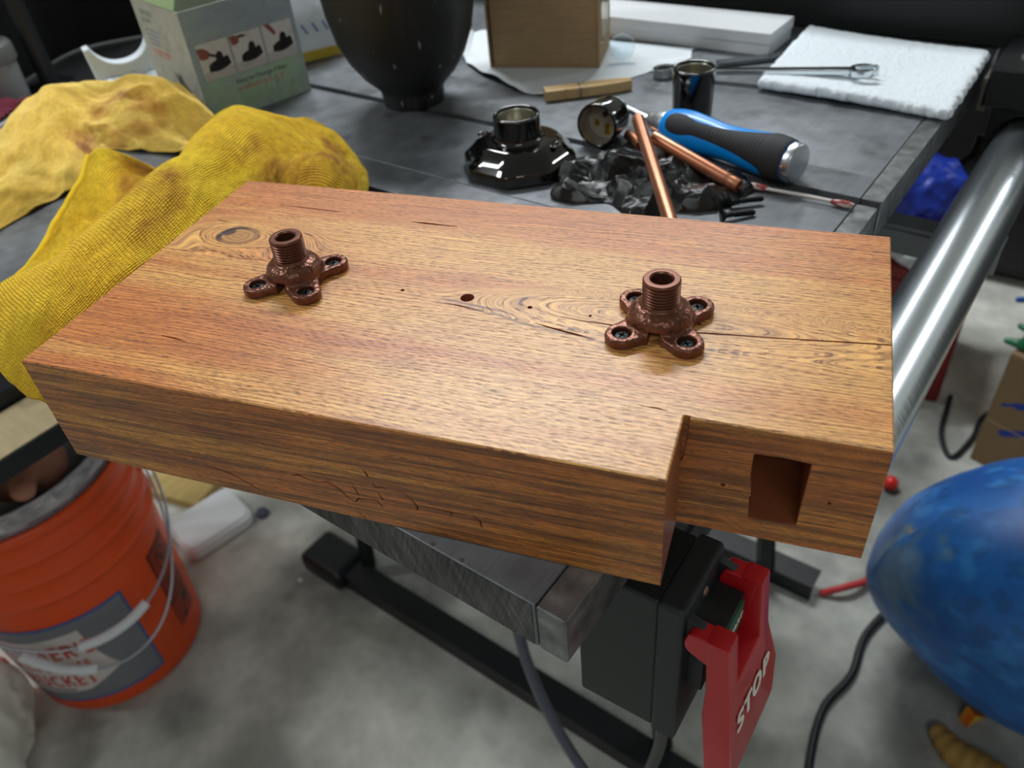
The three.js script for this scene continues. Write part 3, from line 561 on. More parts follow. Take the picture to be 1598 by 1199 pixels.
// ---------------------------------------------------------------- printed carton
{
  const W = 0.1167, H = 0.106, D = 0.11, th = 1.381, t = thing('printed_carton', 'open worn carton printed with three photos of a black fixture', 'carton', [-0.613, TH, -0.2893], th);
  const worn = (g, w, h, seed) => { const r = rng(seed); for (let i = 0; i < 260; i++) { g.fillStyle = `rgba(${r() < 0.5 ? '90,88,74' : '225,228,226'},${0.03 + r() * 0.07})`; g.beginPath(); g.ellipse(r() * w, r() * h, 4 + r() * 46, 2 + r() * 22, r() * 3, 0, 7); g.fill(); } };
  const shoe = (g, x, y, s, hand) => {
    g.save(); g.translate(x, y); g.scale(s, s);
    g.fillStyle = '#d9d6d4'; g.fillRect(0, 0, 240, 250); g.fillStyle = '#c4c0bf'; g.fillRect(0, 190, 240, 60);
    g.fillStyle = '#1f1b1d'; g.beginPath(); g.moveTo(52, 190); g.lineTo(58, 150); g.lineTo(92, 132); g.lineTo(118, 128); g.quadraticCurveTo(126, 78, 152, 74); g.quadraticCurveTo(182, 82, 176, 122); g.lineTo(204, 112); g.lineTo(214, 124); g.lineTo(222, 172); g.quadraticCurveTo(140, 214, 52, 190); g.fill();
    if (hand) { g.fillStyle = '#93584c'; g.beginPath(); if (hand === 1) { g.moveTo(0, 30); g.quadraticCurveTo(60, 20, 92, 76); g.lineTo(70, 104); g.quadraticCurveTo(30, 110, 8, 96); } else if (hand === 2) { g.moveTo(0, 10); g.quadraticCurveTo(50, 0, 76, 30); g.lineTo(60, 62); g.quadraticCurveTo(30, 76, 10, 66); } else { g.moveTo(24, 0); g.lineTo(62, 0); g.quadraticCurveTo(96, 40, 104, 72); g.lineTo(88, 84); g.quadraticCurveTo(56, 50, 24, 0); } g.fill(); g.fillStyle = '#211c1c'; if (hand !== 3) { g.beginPath(); g.ellipse(hand === 1 ? 104 : 92, hand === 1 ? 92 : 24, 34, 9, hand === 1 ? 0.4 : 0.1, 0, 7); g.fill(); } }
    g.strokeStyle = '#8d9096'; g.lineWidth = 3; g.strokeRect(0, 0, 240, 250); g.restore();
  };
  const front = canvasTex(1024, 930, (g, w, h) => {
    g.fillStyle = '#a3b4b6'; g.fillRect(0, 0, w, h);
    const r = rng(5); for (let i = 0; i < 150; i++) { const top = i % 2; g.fillStyle = top ? 'rgba(146,160,182,0.16)' : 'rgba(164,196,150,0.16)'; g.beginPath(); g.ellipse(r() * w, top ? r() * h * 0.5 : h * (0.62 + r() * 0.38), 60 + r() * 140, 20 + r() * 60, (r() - 0.5) * 0.6, 0, 7); g.fill(); }
    for (let i = 0; i < 40; i++) { g.fillStyle = `rgba(110,150,70,${0.05 + r() * 0.09})`; g.beginPath(); g.ellipse(w * (0.3 + r() * 0.7), h * (0.78 + r() * 0.22), 8 + r() * 20, 50 + r() * 70, (r() - 0.5), 0, 7); g.fill(); }
    shoe(g, 60, 272, 1.24, 1); shoe(g, 372, 272, 1.24, 2); shoe(g, 684, 272, 1.24, 3);
    g.fillStyle = '#3c4a48'; g.font = 'bold 50px sans-serif'; g.fillText('Easy to Change Filter', 330, 668);
    g.fillStyle = '#c2553f'; g.font = 'italic bold 50px serif'; g.fillText('as simple as 1. 2. 3!', 318, 730);
    worn(g, w, h, 8);
  });
  const side = canvasTex(512, 512, (g, w, h) => {
    g.fillStyle = '#b1b3ac'; g.fillRect(0, 0, w, h); g.fillStyle = '#8b938d'; g.fillRect(60, 40, 150, 26); g.fillRect(60, 80, 110, 18);
    g.fillStyle = '#7f8ca0'; for (let i = 0; i < 4; i++) g.fillRect(70, 130 + i * 22, 160 - i * 14, 9);
    g.fillStyle = '#c08078'; g.fillRect(70, 226, 210, 13); g.fillRect(90, 246, 180, 8);
    g.fillStyle = '#45474a'; g.beginPath(); g.moveTo(250, 300); g.lineTo(292, 330); g.lineTo(310, 296); g.lineTo(350, 360); g.lineTo(420, 390); g.quadraticCurveTo(450, 440, 420, 462); g.quadraticCurveTo(300, 440, 250, 300); g.fill();
    worn(g, w, h, 3);
  });
  const plain = std({ color: 0xa7ab9e, roughness: 0.6 }), fm = std({ map: front, roughness: 0.5 }), sm = std({ map: side, roughness: 0.5 });
  const wall = 0.0015;
  part('front_panel', new THREE.BoxGeometry(W, H, wall).translate(W / 2, H / 2, -wall / 2), [plain, plain, plain, plain, fm, plain], t);
  part('side_panel', new THREE.BoxGeometry(wall, H, D - 2 * wall).translate(wall / 2, H / 2, -D / 2), [plain, sm, plain, plain, plain, plain], t);
  part('side_panel', box(wall, H, D - 2 * wall, W - wall / 2, H / 2, -D / 2), plain, t);
  part('back_panel', box(W, H, wall, W / 2, H / 2, -D + wall / 2), plain, t);
  part('bottom_panel', box(W - 2 * wall, wall, D - 2 * wall, W / 2, wall / 2, -D / 2), plain, t);
  const flap = part('flap', extrude(poly([[0, 0], [-0.094, 0], [-0.086, 0.045], [-0.012, 0.05]]), 0.0012).rotateY(-Math.PI / 2).translate(0, 0, 0), std({ color: 0x9fb583, roughness: 0.6 }), t);
  flap.position.set(0.001, H, -0.006); flap.rotation.z = -0.55; flap.userData.label = 'green inside of the open top flap';
}

// ---------------------------------------------------------------- printed pouch behind the cup
{
  const pm = std({ map: canvasTex(256, 512, (g, w, h) => { g.fillStyle = '#d8dde6'; g.fillRect(0, 0, w, h); g.strokeStyle = '#3a46a8'; g.lineWidth = 14; g.beginPath(); g.moveTo(60, 60); g.lineTo(84, 120); g.lineTo(110, 64); g.lineTo(120, 140); g.stroke(); g.strokeStyle = '#c9a526'; g.lineWidth = 16; for (let k = 0; k < 6; k++) { g.beginPath(); g.arc(190, 60 + k * 44, 15, 0.4 * k, 4.2 + 0.3 * k); g.stroke(); } g.strokeStyle = '#6a78b8'; g.lineWidth = 7; for (let k = 0; k < 5; k++) { g.beginPath(); g.moveTo(40 + k * 34, 360); g.lineTo(54 + k * 34, 400); g.stroke(); } g.fillStyle = '#c7ad3e'; g.fillRect(0, 470, w, 42); }), roughness: 0.45 });
  const puff = (s) => (u, v) => { const e = Math.sin(Math.PI * u) * Math.sin(Math.PI * Math.min(1, v * 1.1)); return V3((u - 0.5) * 0.09, v * 0.13, s * (0.0012 + 0.016 * e) + (fbm(u * 4, v * 5, 3, 2) - 0.5) * 0.008); };
  const t = thing('printed_pouch', 'white pouch with blue and yellow print leaning behind the black cup', 'pouch', [-0.655, TH + 0.001, -0.485], 1.15);
  const f = part('front_film', sheet(puff(1), 24, 30, 0.0006), pm, t), b = part('back_film', sheet(puff(-1), 24, 30, 0.0006), pm, t);
  f.rotation.x = b.rotation.x = -0.28; f.position.y = b.position.y = 0.0;
}

// ---------------------------------------------------------------- black cup
{
  const d = tex(512, 512, (u, v) => { const k = fbm(u * 10, v * 10, 3, 4), s = sstep(0.82, 0.87, fbm(u * 34, v * 26, 41, 3)), e = sstep(0.55, 0.85, fbm(u * 12, v * 5, 8, 4)); const c = 30 + (k - 0.5) * 16 + e * 18 + s * 130; return [c * 0.98, c, c * 1.04]; });
  const out = [[0, 0.003], [0.026, 0.003], [0.0285, 0], [0.0305, 0.0012], [0.0315, 0.012], [0.0318, 0.0145], [0.035, 0.019], [0.046, 0.030], [0.057, 0.046], [0.0655, 0.066], [0.0705, 0.09], [0.0725, 0.115], [0.073, 0.15], [0.0735, 0.165], [0.0728, 0.168], [0.0715, 0.167], [0.0705, 0.15], [0.069, 0.115], [0.062, 0.066], [0.044, 0.034], [0, 0.022]];
  one('rubber_cup', lathe(out, 72), std({ map: rep(d, 2, 1), roughness: 0.5 }), 'large dusty black cup with rounded belly on narrow foot', 'cup', [-0.462, TH, -0.427]);
}

// ---------------------------------------------------------------- brown carton, white carton, paper
{
  const kraftT = tex(256, 256, (u, v) => { const k = fbm(u * 8, v * 60, 3, 3), f = fbm(u * 90, v * 90, 5, 2), c = 168 + (k - 0.5) * 22 + (f - 0.5) * 14; return [c, c * 0.835, c * 0.62]; });
  const km = std({ map: kraftT, roughness: 0.8 });
  const t = thing('cardboard_carton', 'plain brown cardboard carton standing on white paper behind the socket base', 'carton', [-0.4459, TH + 0.0015, -0.5325], 0.3925);
  const W = 0.119, H = 0.125, D = 0.075, w = 0.002;
  part('front_panel', rbox(W - 0.006, H - 0.002, w, 0.0006, W / 2 + 0.001, H / 2, -0.004), km, t);
  part('side_panel', rbox(w, H, D, 0.0006, w / 2, H / 2, -D / 2), km, t);
  part('side_panel', rbox(w, H, D, 0.0006, W - w / 2, H / 2, -D / 2), km, t);
  part('back_panel', rbox(W - 0.004, H, w, 0.0006, W / 2, H / 2, -D + w / 2), km, t);
  part('bottom_panel', rbox(W - 0.001, w, D - 0.001, 0.0006, W / 2, w / 2, -D / 2), km, t);
  part('top_panel', rbox(W - 0.001, w, D - 0.001, 0.0006, W / 2, H - w / 2, -D / 2), km, t);
  part('packing_tape', sheet((u, v) => V3(W + 0.0004 + 0.0004 * Math.sin(u * 9), 0.02 + v * (H - 0.022), -0.012 - u * 0.045), 8, 8, 0.0003), phys({ color: 0xe9e2c8, roughness: 0.15, transmission: 0.7, thickness: 0 }), t).userData.label = 'shiny clear packing tape';
  const wm = std({ color: 0xd7dade, roughness: 0.55 });
  const b = thing('white_carton', 'long flat white carton lying against the black fence', 'carton', [-0.193, TH, -0.676], 0.02);
  part('lower_box', rbox(0.24, 0.016, 0.062, 0.0012, -0.12, 0.008, -0.031), wm, b);
  part('lid', rbox(0.2424, 0.012, 0.0644, 0.0014, -0.12, 0.0172, -0.031), wm, b);
  // crumpled sheet of packing paper under the cartons
  const out = [[-.545, -.625], [-.500, -.552], [-.478, -.533], [-.440, -.512], [-.405, -.500], [-.375, -.488], [-.349, -.490], [-.320, -.522], [-.297, -.556], [-.278, -.600], [-.262, -.640], [-.275, -.668]];
  const surf = (u, v) => { const x = u * (out.length - 1), i = Math.min(out.length - 2, Math.floor(x)), f = x - i, ax = lerp(out[i][0], out[i + 1][0], f), az = lerp(out[i][1], out[i + 1][1], f), bx = lerp(-0.54, -0.27, u), bz = lerp(-0.64, -0.672, u); const e = sstep(0.25, 0, v); return V3(lerp(ax, bx, v), TH + 0.0007 + e * 0.006 * clamp(fbm(u * 9, v * 3, 7, 2) * 2 - 0.5), lerp(az, bz, v)); };
  one('packing_paper', sheet(surf, 80, 24, 0.0006), std({ color: 0xdfe6ec, roughness: 0.6 }), 'sheet of white packing paper spread under the brown carton', 'paper');
  const cl = phys({ color: 0xf4fbff, roughness: 0.08, transmission: 1, thickness: 0 });
  const cap = one('plastic_disc', lathe([[0, 0.001], [0.011, 0.001], [0.0125, 0], [0.013, 0.001], [0.0132, 0.008], [0.0125, 0.0085], [0.012, 0.008], [0.0118, 0.002], [0, 0.002]], 32), cl, 'small clear plastic disc leaning at the brown carton corner', 'disc', [-0.326, TH + 0.014, -0.607]);
  cap.rotation.set(1.15, 0, -0.5);
}
// clothespin
{
  const wd = std({ map: tex(256, 64, (u, v) => { const k = fbm(u * 3, v * 30, 4, 3), c = 205 + (k - 0.5) * 50; return [c, c * 0.84, c * 0.6]; }), roughness: 0.7 });
  const t = thing('clothespin', 'wooden clothespin with wire spring lying on the far table', 'clothespin', [-0.309, TH, -0.5125], 0.755);
  const half = (s) => { const p = [[-0.043, 0], [0.043, 0], [0.043, 0.0035], [0.030, 0.0062], [0.008, 0.0075], [-0.006, 0.0075], [-0.0085, 0.0062], [-0.011, 0.0075], [-0.020, 0.0075], [-0.023, 0.0060], [-0.026, 0.0075], [-0.043, 0.0070]]; return extrude(poly(p.map(([x, y]) => [x, s * y])), 0.0095, 0.0004); };
  part('jaw', half(1).rotateX(-Math.PI / 2).translate(0, 0.0005, -0.0004), wd, t);
  part('jaw', flipWind(half(-1)).rotateX(-Math.PI / 2).translate(0, 0.0005, 0.0004), wd, t);
  part('spring', merge([sweep([[-0.0085, 0.0102, -0.0075], [-0.0085, 0.0112, -0.002], [-0.0085, 0.0112, 0.003], [-0.0085, 0.0102, 0.0078], [-0.0085, 0.001, 0.0078]], 0.0006, 24, 8), sweep([[-0.0085, 0.0112, 0], [-0.006, 0.013, -0.002], [-0.003, 0.0112, -0.004]], 0.0006, 16, 8)]), steelM, t);
}
function flipWind(g) { const h = g.index ? g.toNonIndexed() : g; return h; }

// ---------------------------------------------------------------- lamp sockets
const glossM = phys({ color: 0x060606, roughness: 0.08, clearcoat: 1, clearcoatRoughness: 0.04 });
const shellM = std({ color: 0xbcb9ac, metalness: 0.9, roughness: 0.3 });
const brassM = std({ color: 0xb08a2e, metalness: 0.9, roughness: 0.35 });
function ringLoft(rings, n = 8, round = 0.12, seg = 8, turn = 0) {           // rings of [circumradius, y] of a polygon with rounded corners
  const prof = []; for (let k = 0; k < n; k++) for (let s = 0; s < seg; s++) { const a = (k + s / seg) * 2 * Math.PI / n, q = Math.cos(Math.PI / n) / Math.cos(((a + Math.PI / n) % (2 * Math.PI / n)) - Math.PI / n); prof.push([a + turn, lerp(Math.min(q, 1), 1, 0), q]); }
  const pos = [], idx = [], m = prof.length;
  rings.forEach(([r, y, k]) => prof.forEach(([a, , q]) => { const R = r * lerp(Math.min(q, 1 - round * 0.12), 1, k ?? 0); pos.push(Math.cos(a) * R, y, Math.sin(a) * R); }));
  for (let i = 0; i < rings.length - 1; i++) for (let j = 0; j < m; j++) { const a = i * m + j, b = i * m + (j + 1) % m; idx.push(a, a + m, b, b, a + m, b + m); }
  const g = new THREE.BufferGeometry(); g.setAttribute('position', new THREE.Float32BufferAttribute(pos, 3)); g.setAttribute('uv', new THREE.Float32BufferAttribute(pos.flatMap((_, i) => i % 3 ? [] : [pos[i], pos[i + 2]]), 2)); g.setIndex(idx);
  return toCreasedNormals(g, 0.42);
}
function threadShell(r, y0, y1) { const p = []; const n = 6; for (let k = 0; k <= n; k++) { const y = lerp(y1, y0, k / n); p.push([r, y], [r - 0.0009, y - (y1 - y0) / n * 0.5]); } p.push([0.002, y0 - 0.002]); return lathe(p, 48); }
{
  const t = thing('octagonal_socket', 'glossy black porcelain lamp socket on an octagonal base', 'lamp socket', [-0.276, TH, -0.352]);
  part('octagonal_base', ringLoft([[0.0440, 0.0005], [0.0482, 0.0008], [0.0490, 0.002], [0.0490, 0.0085], [0.0482, 0.0105], [0.0445, 0.0135], [0.0372, 0.0205], [0.0330, 0.0232], [0.0290, 0.0240], [0.022, 0.0241]]), glossM, t);
  part('collar', lathe([[0.0235, 0.0235], [0.0205, 0.0248], [0.0193, 0.0275], [0.0193, 0.0425], [0.0186, 0.0442], [0.0172, 0.0446], [0.0163, 0.0436], [0.0160, 0.030]], 64), glossM, t);
  part('screw_shell', threadShell(0.0155, 0.026, 0.0425), shellM, t);
  for (const a of [-0.12, Math.PI - 0.12]) {
    const h = part('screw_hole', lathe([[0.0022, -0.004], [0.0022, 0], [0.0042, 0.0012], [0.0048, 0.0008], [0.0052, 0]], 24), glossM, t);
    h.position.set(Math.cos(a) * 0.0335, 0.0222, Math.sin(a) * 0.0335);
  }
}
{
  const g = () => lathe([[0, 0.0], [0.016, 0.0], [0.0172, 0.0012], [0.0176, 0.004], [0.0186, 0.036], [0.0188, 0.0425], [0.0182, 0.0442], [0.0170, 0.0446], [0.0162, 0.0436], [0.0158, 0.028], [0, 0.026]], 64);
  const t = thing('socket_cup', 'glossy black tubular lamp socket standing upright behind the screwdriver', 'lamp socket', [-0.1935, TH, -0.5035]);
  part('socket_body', g(), glossM, t);
  part('screw_shell', threadShell(0.0155, 0.0275, 0.0425), shellM, t);
  part('centre_contact', cyl(0.004, 0.004, 0.003, 0, 0.0285, 0, 20), brassM, t);
  // the one lying on its side shows its mouth
  const s = thing('open_socket', 'black lamp socket on its side, brass contacts showing in its mouth', 'lamp socket', [-0.2363, TH + 0.0188, -0.4095], 0);
  s.lookAt(V3(-0.2363 + 0.004, TH + 0.0188 + 0.003, -0.4095 + 0.05)); s.rotateX(Math.PI / 2);
  const lift = -0.0446;
  part('socket_body', lathe([[0, 0.010], [0.012, 0.010], [0.0165, 0.013], [0.0178, 0.018], [0.0186, 0.036], [0.0188, 0.0425], [0.0182, 0.0442], [0.0172, 0.0446], [0.0164, 0.0436], [0.0160, 0.030]], 64).translate(0, lift, 0), glossM, s);
  part('screw_shell', lathe([[0.0163, 0.0436], [0.0156, 0.041], [0.0162, 0.0388], [0.0152, 0.0365], [0.0156, 0.034], [0.0150, 0.028]], 48).translate(0, lift, 0), shellM, s);
  part('insulator', cyl(0.0150, 0.0150, 0.002, 0, 0.0285 + lift, 0, 40), std({ color: 0x9a9285, roughness: 0.6 }), s);
  part('contact', rbox(0.005, 0.0015, 0.010, 0.0006, 0.004, 0.0302 + lift, 0.0065), brassM, s);
  part('contact', rbox(0.004, 0.0015, 0.005, 0.0006, -0.006, 0.0302 + lift, 0.002), brassM, s);
  part('contact', cyl(0.0025, 0.0025, 0.0015, 0.0015, 0.0302 + lift, -0.006, 16), std({ color: 0x2a2622, roughness: 0.5 }), s);
}

// ---------------------------------------------------------------- screwdriver
{
  const A = V3(-0.186, TH + 0.0168, -0.4405), B = V3(-0.0645, TH + 0.0168, -0.4165), t = thing('screwdriver', 'blue screwdriver with black rubber grip and round steel butt', 'screwdriver', A.toArray());
  const dir = B.clone().sub(A), L = dir.length(); t.quaternion.setFromUnitVectors(V3(1, 0, 0), dir.clone().normalize());
  const R = [[0, 0.0118], [0.004, 0.0142], [0.014, 0.0162], [0.026, 0.0165], [0.040, 0.0152], [0.056, 0.0138], [0.072, 0.0142], [0.088, 0.0158], [0.102, 0.0166], [0.113, 0.0160], [0.1185, 0.0150]];
  const rad = (x) => { for (let i = 0; i < R.length - 1; i++) if (x <= R[i + 1][0]) { const f = (x - R[i][0]) / (R[i + 1][0] - R[i][0]), a = R[Math.max(0, i - 1)][1], b = R[i][1], c = R[i + 1][1], d = R[Math.min(R.length - 1, i + 2)][1]; return cr(a, b, c, d, clamp(f)); } return R[R.length - 1][1]; };
  const pr = [[0, 0]]; for (let k = 0; k <= 60; k++) { const x = k / 60 * 0.117; pr.push([rad(x), x]); } pr.push([0, 0.1175]);
  const lay = (g) => g.rotateZ(-Math.PI / 2);                       // lathe axis y -> x
  part('handle', lay(lathe(pr, 56)), std({ color: 0x0a93f2, roughness: 0.28 }), t);
  const gm = std({ color: 0x26272b, roughness: 0.7 });
  const hw = (x) => { const K = [[0.008, 0.0], [0.010, 0.36], [0.015, 0.52], [0.024, 0.52], [0.036, 0.36], [0.05, 0.42], [0.066, 0.54], [0.082, 0.68], [0.094, 0.84], [0.1, 0.98], [0.1035, 1.571], [0.118, 1.571]]; for (let i = 0; i < K.length - 1; i++) if (x <= K[i + 1][0]) return lerp(K[i][1], K[i + 1][1], clamp((x - K[i][0]) / (K[i + 1][0] - K[i][0]))); return 1.571; };
  for (const c of [0.72, 0.72 + Math.PI])
    part('grip_panel', sheet((u, v) => { const x = 0.0082 + 0.1092 * v, a = c + (u - 0.5) * 2 * hw(x), r = rad(x) + 0.0003 + 0.0006 * Math.sin(Math.PI * u) + (x > 0.05 && x < 0.1 && u > 0.1 && u < 0.9 ? 0.00025 * Math.sin(x * 1900) : 0); return V3(x, Math.sin(a) * r, Math.cos(a) * r); }, 30, 120, 0.001), gm, t);
  part('butt_cap', lay(lathe([[0.0142, 0.1165], [0.0152, 0.118], [0.0152, 0.1235], [0.0140, 0.125], [0.0, 0.1254]], 48)), std({ color: 0xc9cfd4, metalness: 1, roughness: 0.3 }), t);
  part('ferrule', lay(lathe([[0.0025, -0.019], [0.0062, -0.018], [0.0075, -0.014], [0.0075, -0.012], [0.0098, -0.010], [0.0108, -0.004], [0.0118, -0.002], [0.0122, 0.002], [0.0118, 0.003]], 40)), std({ color: 0xdde2e5, metalness: 0.9, roughness: 0.32 }), t);
  part('shaft', sweep([[-0.052, 0.004, -0.002], [-0.03, 0.0015, -0.001], [-0.012, 0, 0]], 0.0031, 10, 16), steelM, t);
}

// ---------------------------------------------------------------- copper tubes
{
  const cuT = tex(256, 64, (u, v) => { const k = fbm(u * 6, v * 5, 4, 4), s = fbm(u * 2, v * 60, 7, 2); return mix3([226, 162, 130], [200, 122, 88], k * 0.8 + (s - 0.5) * 0.6); });
  const cuM = std({ map: cuT, metalness: 0.85, roughness: 0.3 });
  const pipe = (L, r, neck) => { const p = [[r - 0.0012, 0.0], [r, 0.0004]]; p.push([r, L - 0.012]); if (neck) p.push([r + 0.0003, L - 0.0105], [r - 0.0004, L - 0.0095], [r + 0.0002, L - 0.006]); p.push([r, L - 0.0006], [r - 0.0004, L], [r - 0.0014, L - 0.0004], [r - 0.0014, 0.0]); return lathe(p, 28); };
  const lay = (a, b, r, neck, name, label) => { const A = V3(...a), B = V3(...b), o = one('copper_tube', pipe(A.distanceTo(B), r, neck), cuM, label, 'copper tube', a, 0, 'copper tubes by the screwdriver'); o.quaternion.setFromUnitVectors(V3(0, 1, 0), B.clone().sub(A).normalize()); return o; };
  lay([-0.1735, TH + 0.0265, -0.3935], [-0.0935, TH + 0.0085, -0.3795], 0.0053, true, 0, 'copper tube lying on black plastic, its open cut end beside the swab');
  lay([-0.1905, TH + 0.0370, -0.3985], [-0.0945, TH + 0.0245, -0.2750], 0.0049, false, 0, 'bright copper tube leaning over the black plastic towards the beam');
  lay([-0.2185, TH + 0.0055, -0.4335], [-0.1985, TH + 0.0055, -0.4195], 0.0048, false, 0, 'short copper tube stub between the open socket and the ferrule');
}
// ---------------------------------------------------------------- crumpled black bag
{
  const C = [-0.163, -0.366], tri = (x) => Math.abs(2 * (x - Math.floor(x)) - 1) * 2 - 1, rr = rng(77), FOLDS = [];
  for (let k = 0; k < 16; k++) { const a = rr() * Math.PI, f = 9 + rr() * 30; FOLDS.push([Math.cos(a), Math.sin(a), f, rr(), 6.5 / (f + 10) * (0.5 + rr())]); }
  for (let k = 0; k < 8; k++) { const a = rr() * Math.PI, f = 60 + rr() * 60; FOLDS.push([Math.cos(a), Math.sin(a), f, rr(), 0.035]); }
  const f = (u, v) => {
    const a = u * Math.PI * 2, lob = 1 + 0.13 * Math.sin(a * 2 + 0.6) + 0.08 * Math.sin(a * 5) + 0.06 * Math.sin(a * 7 + 2), r = v * lob;
    const x = Math.cos(a) * 0.068 * r, z = Math.sin(a) * 0.051 * r;
    const X = x * Math.cos(0.5) + z * Math.sin(0.5), Z = -x * Math.sin(0.5) + z * Math.cos(0.5);
    let fx = X + 0.004 * tri(Z * 38), fz = Z + 0.004 * tri(X * 31 + 0.4), c = 0;
    for (const [dx, dz, fr, ph, am] of FOLDS) { const q = tri((fx * dx + fz * dz) * fr + ph); c += am * q; fx += dz * q * 0.0018; fz -= dx * q * 0.0018; }
    const dome = Math.pow(Math.max(0, 1 - v * v), 0.5), back = sstep(0.03, -0.04, Z);
    const h = dome * (0.010 + 0.007 * back + 0.011 * c) + 0.0015 * c * (1 - dome);
    const w = 1 + 0.05 * c * v;
    return V3(C[0] + X * w, TH + Math.max(0.0006, h + 0.0006 * (1 - v)), C[1] + Z * w);
  };
  const g = toCreasedNormals(sheet((u, v) => f(u, 0.001 + 0.999 * v), 260, 90, 0.0008), 0.7);
  one('plastic_bag', g, std({ color: 0x0b0c0e, roughness: 0.32 }), 'crumpled glossy black plastic bag under the copper tubes', 'bag');
}
// ---------------------------------------------------------------- two black screws, cotton swab
{
  const sm = std({ color: 0x14161a, roughness: 0.35, metalness: 0.5 });
  const p = [[0, -0.001], [0.0015, 0]]; for (let k = 0; k < 12; k++) { p.push([0.0023, 0.002 + k * 0.0012], [0.0015, 0.0026 + k * 0.0012]); } p.push([0.0019, 0.0175], [0.0019, 0.0215], [0.0044, 0.0242], [0.0046, 0.0252], [0, 0.0252]);
  const g = lathe([...p], 20);
  const put = (a, b, label) => { const A = V3(...a), B = V3(...b), o = one('wood_screw', g, sm, label, 'screw', a, 0, 'loose black screws by the swab'); o.quaternion.setFromUnitVectors(V3(0, 1, 0), B.sub(A).normalize()); };
  put([-0.0735, TH + 0.0042, -0.3775], [-0.092, TH + 0.0046, -0.3615], 'loose black screw resting across another, beside the swab');
  put([-0.0715, TH + 0.0026, -0.3585], [-0.0885, TH + 0.0044, -0.3400], 'loose black screw lying close behind the beam');
  const t = thing('cotton_swab', 'used cotton swab with reddish stained ends on the table', 'swab', [-0.0535, TH + 0.0028, -0.397], 0.03);
  part('stick', sweep([[-0.034, 0, 0.001], [0, 0.0002, 0], [0.034, 0, 0]], 0.0013, 12, 12), std({ color: 0xcfc9c4, roughness: 0.6 }), t);
  for (const s of [-1, 1]) part('cotton_tip', lathe([[0, -0.0085], [0.0016, -0.008], [0.0026, -0.005], [0.0027, 0], [0.0022, 0.005], [0.0012, 0.0085]], 20).rotateZ(s > 0 ? Math.PI / 2 : -Math.PI / 2).translate(s * 0.031, 0, 0), std({ map: tex(64, 64, (u, v) => mix3([205, 190, 186], [150, 60, 60], sstep(0.35, 0.65, fbm(u * 5, v * 5, 3, 3)))), roughness: 0.9 }), t);
}
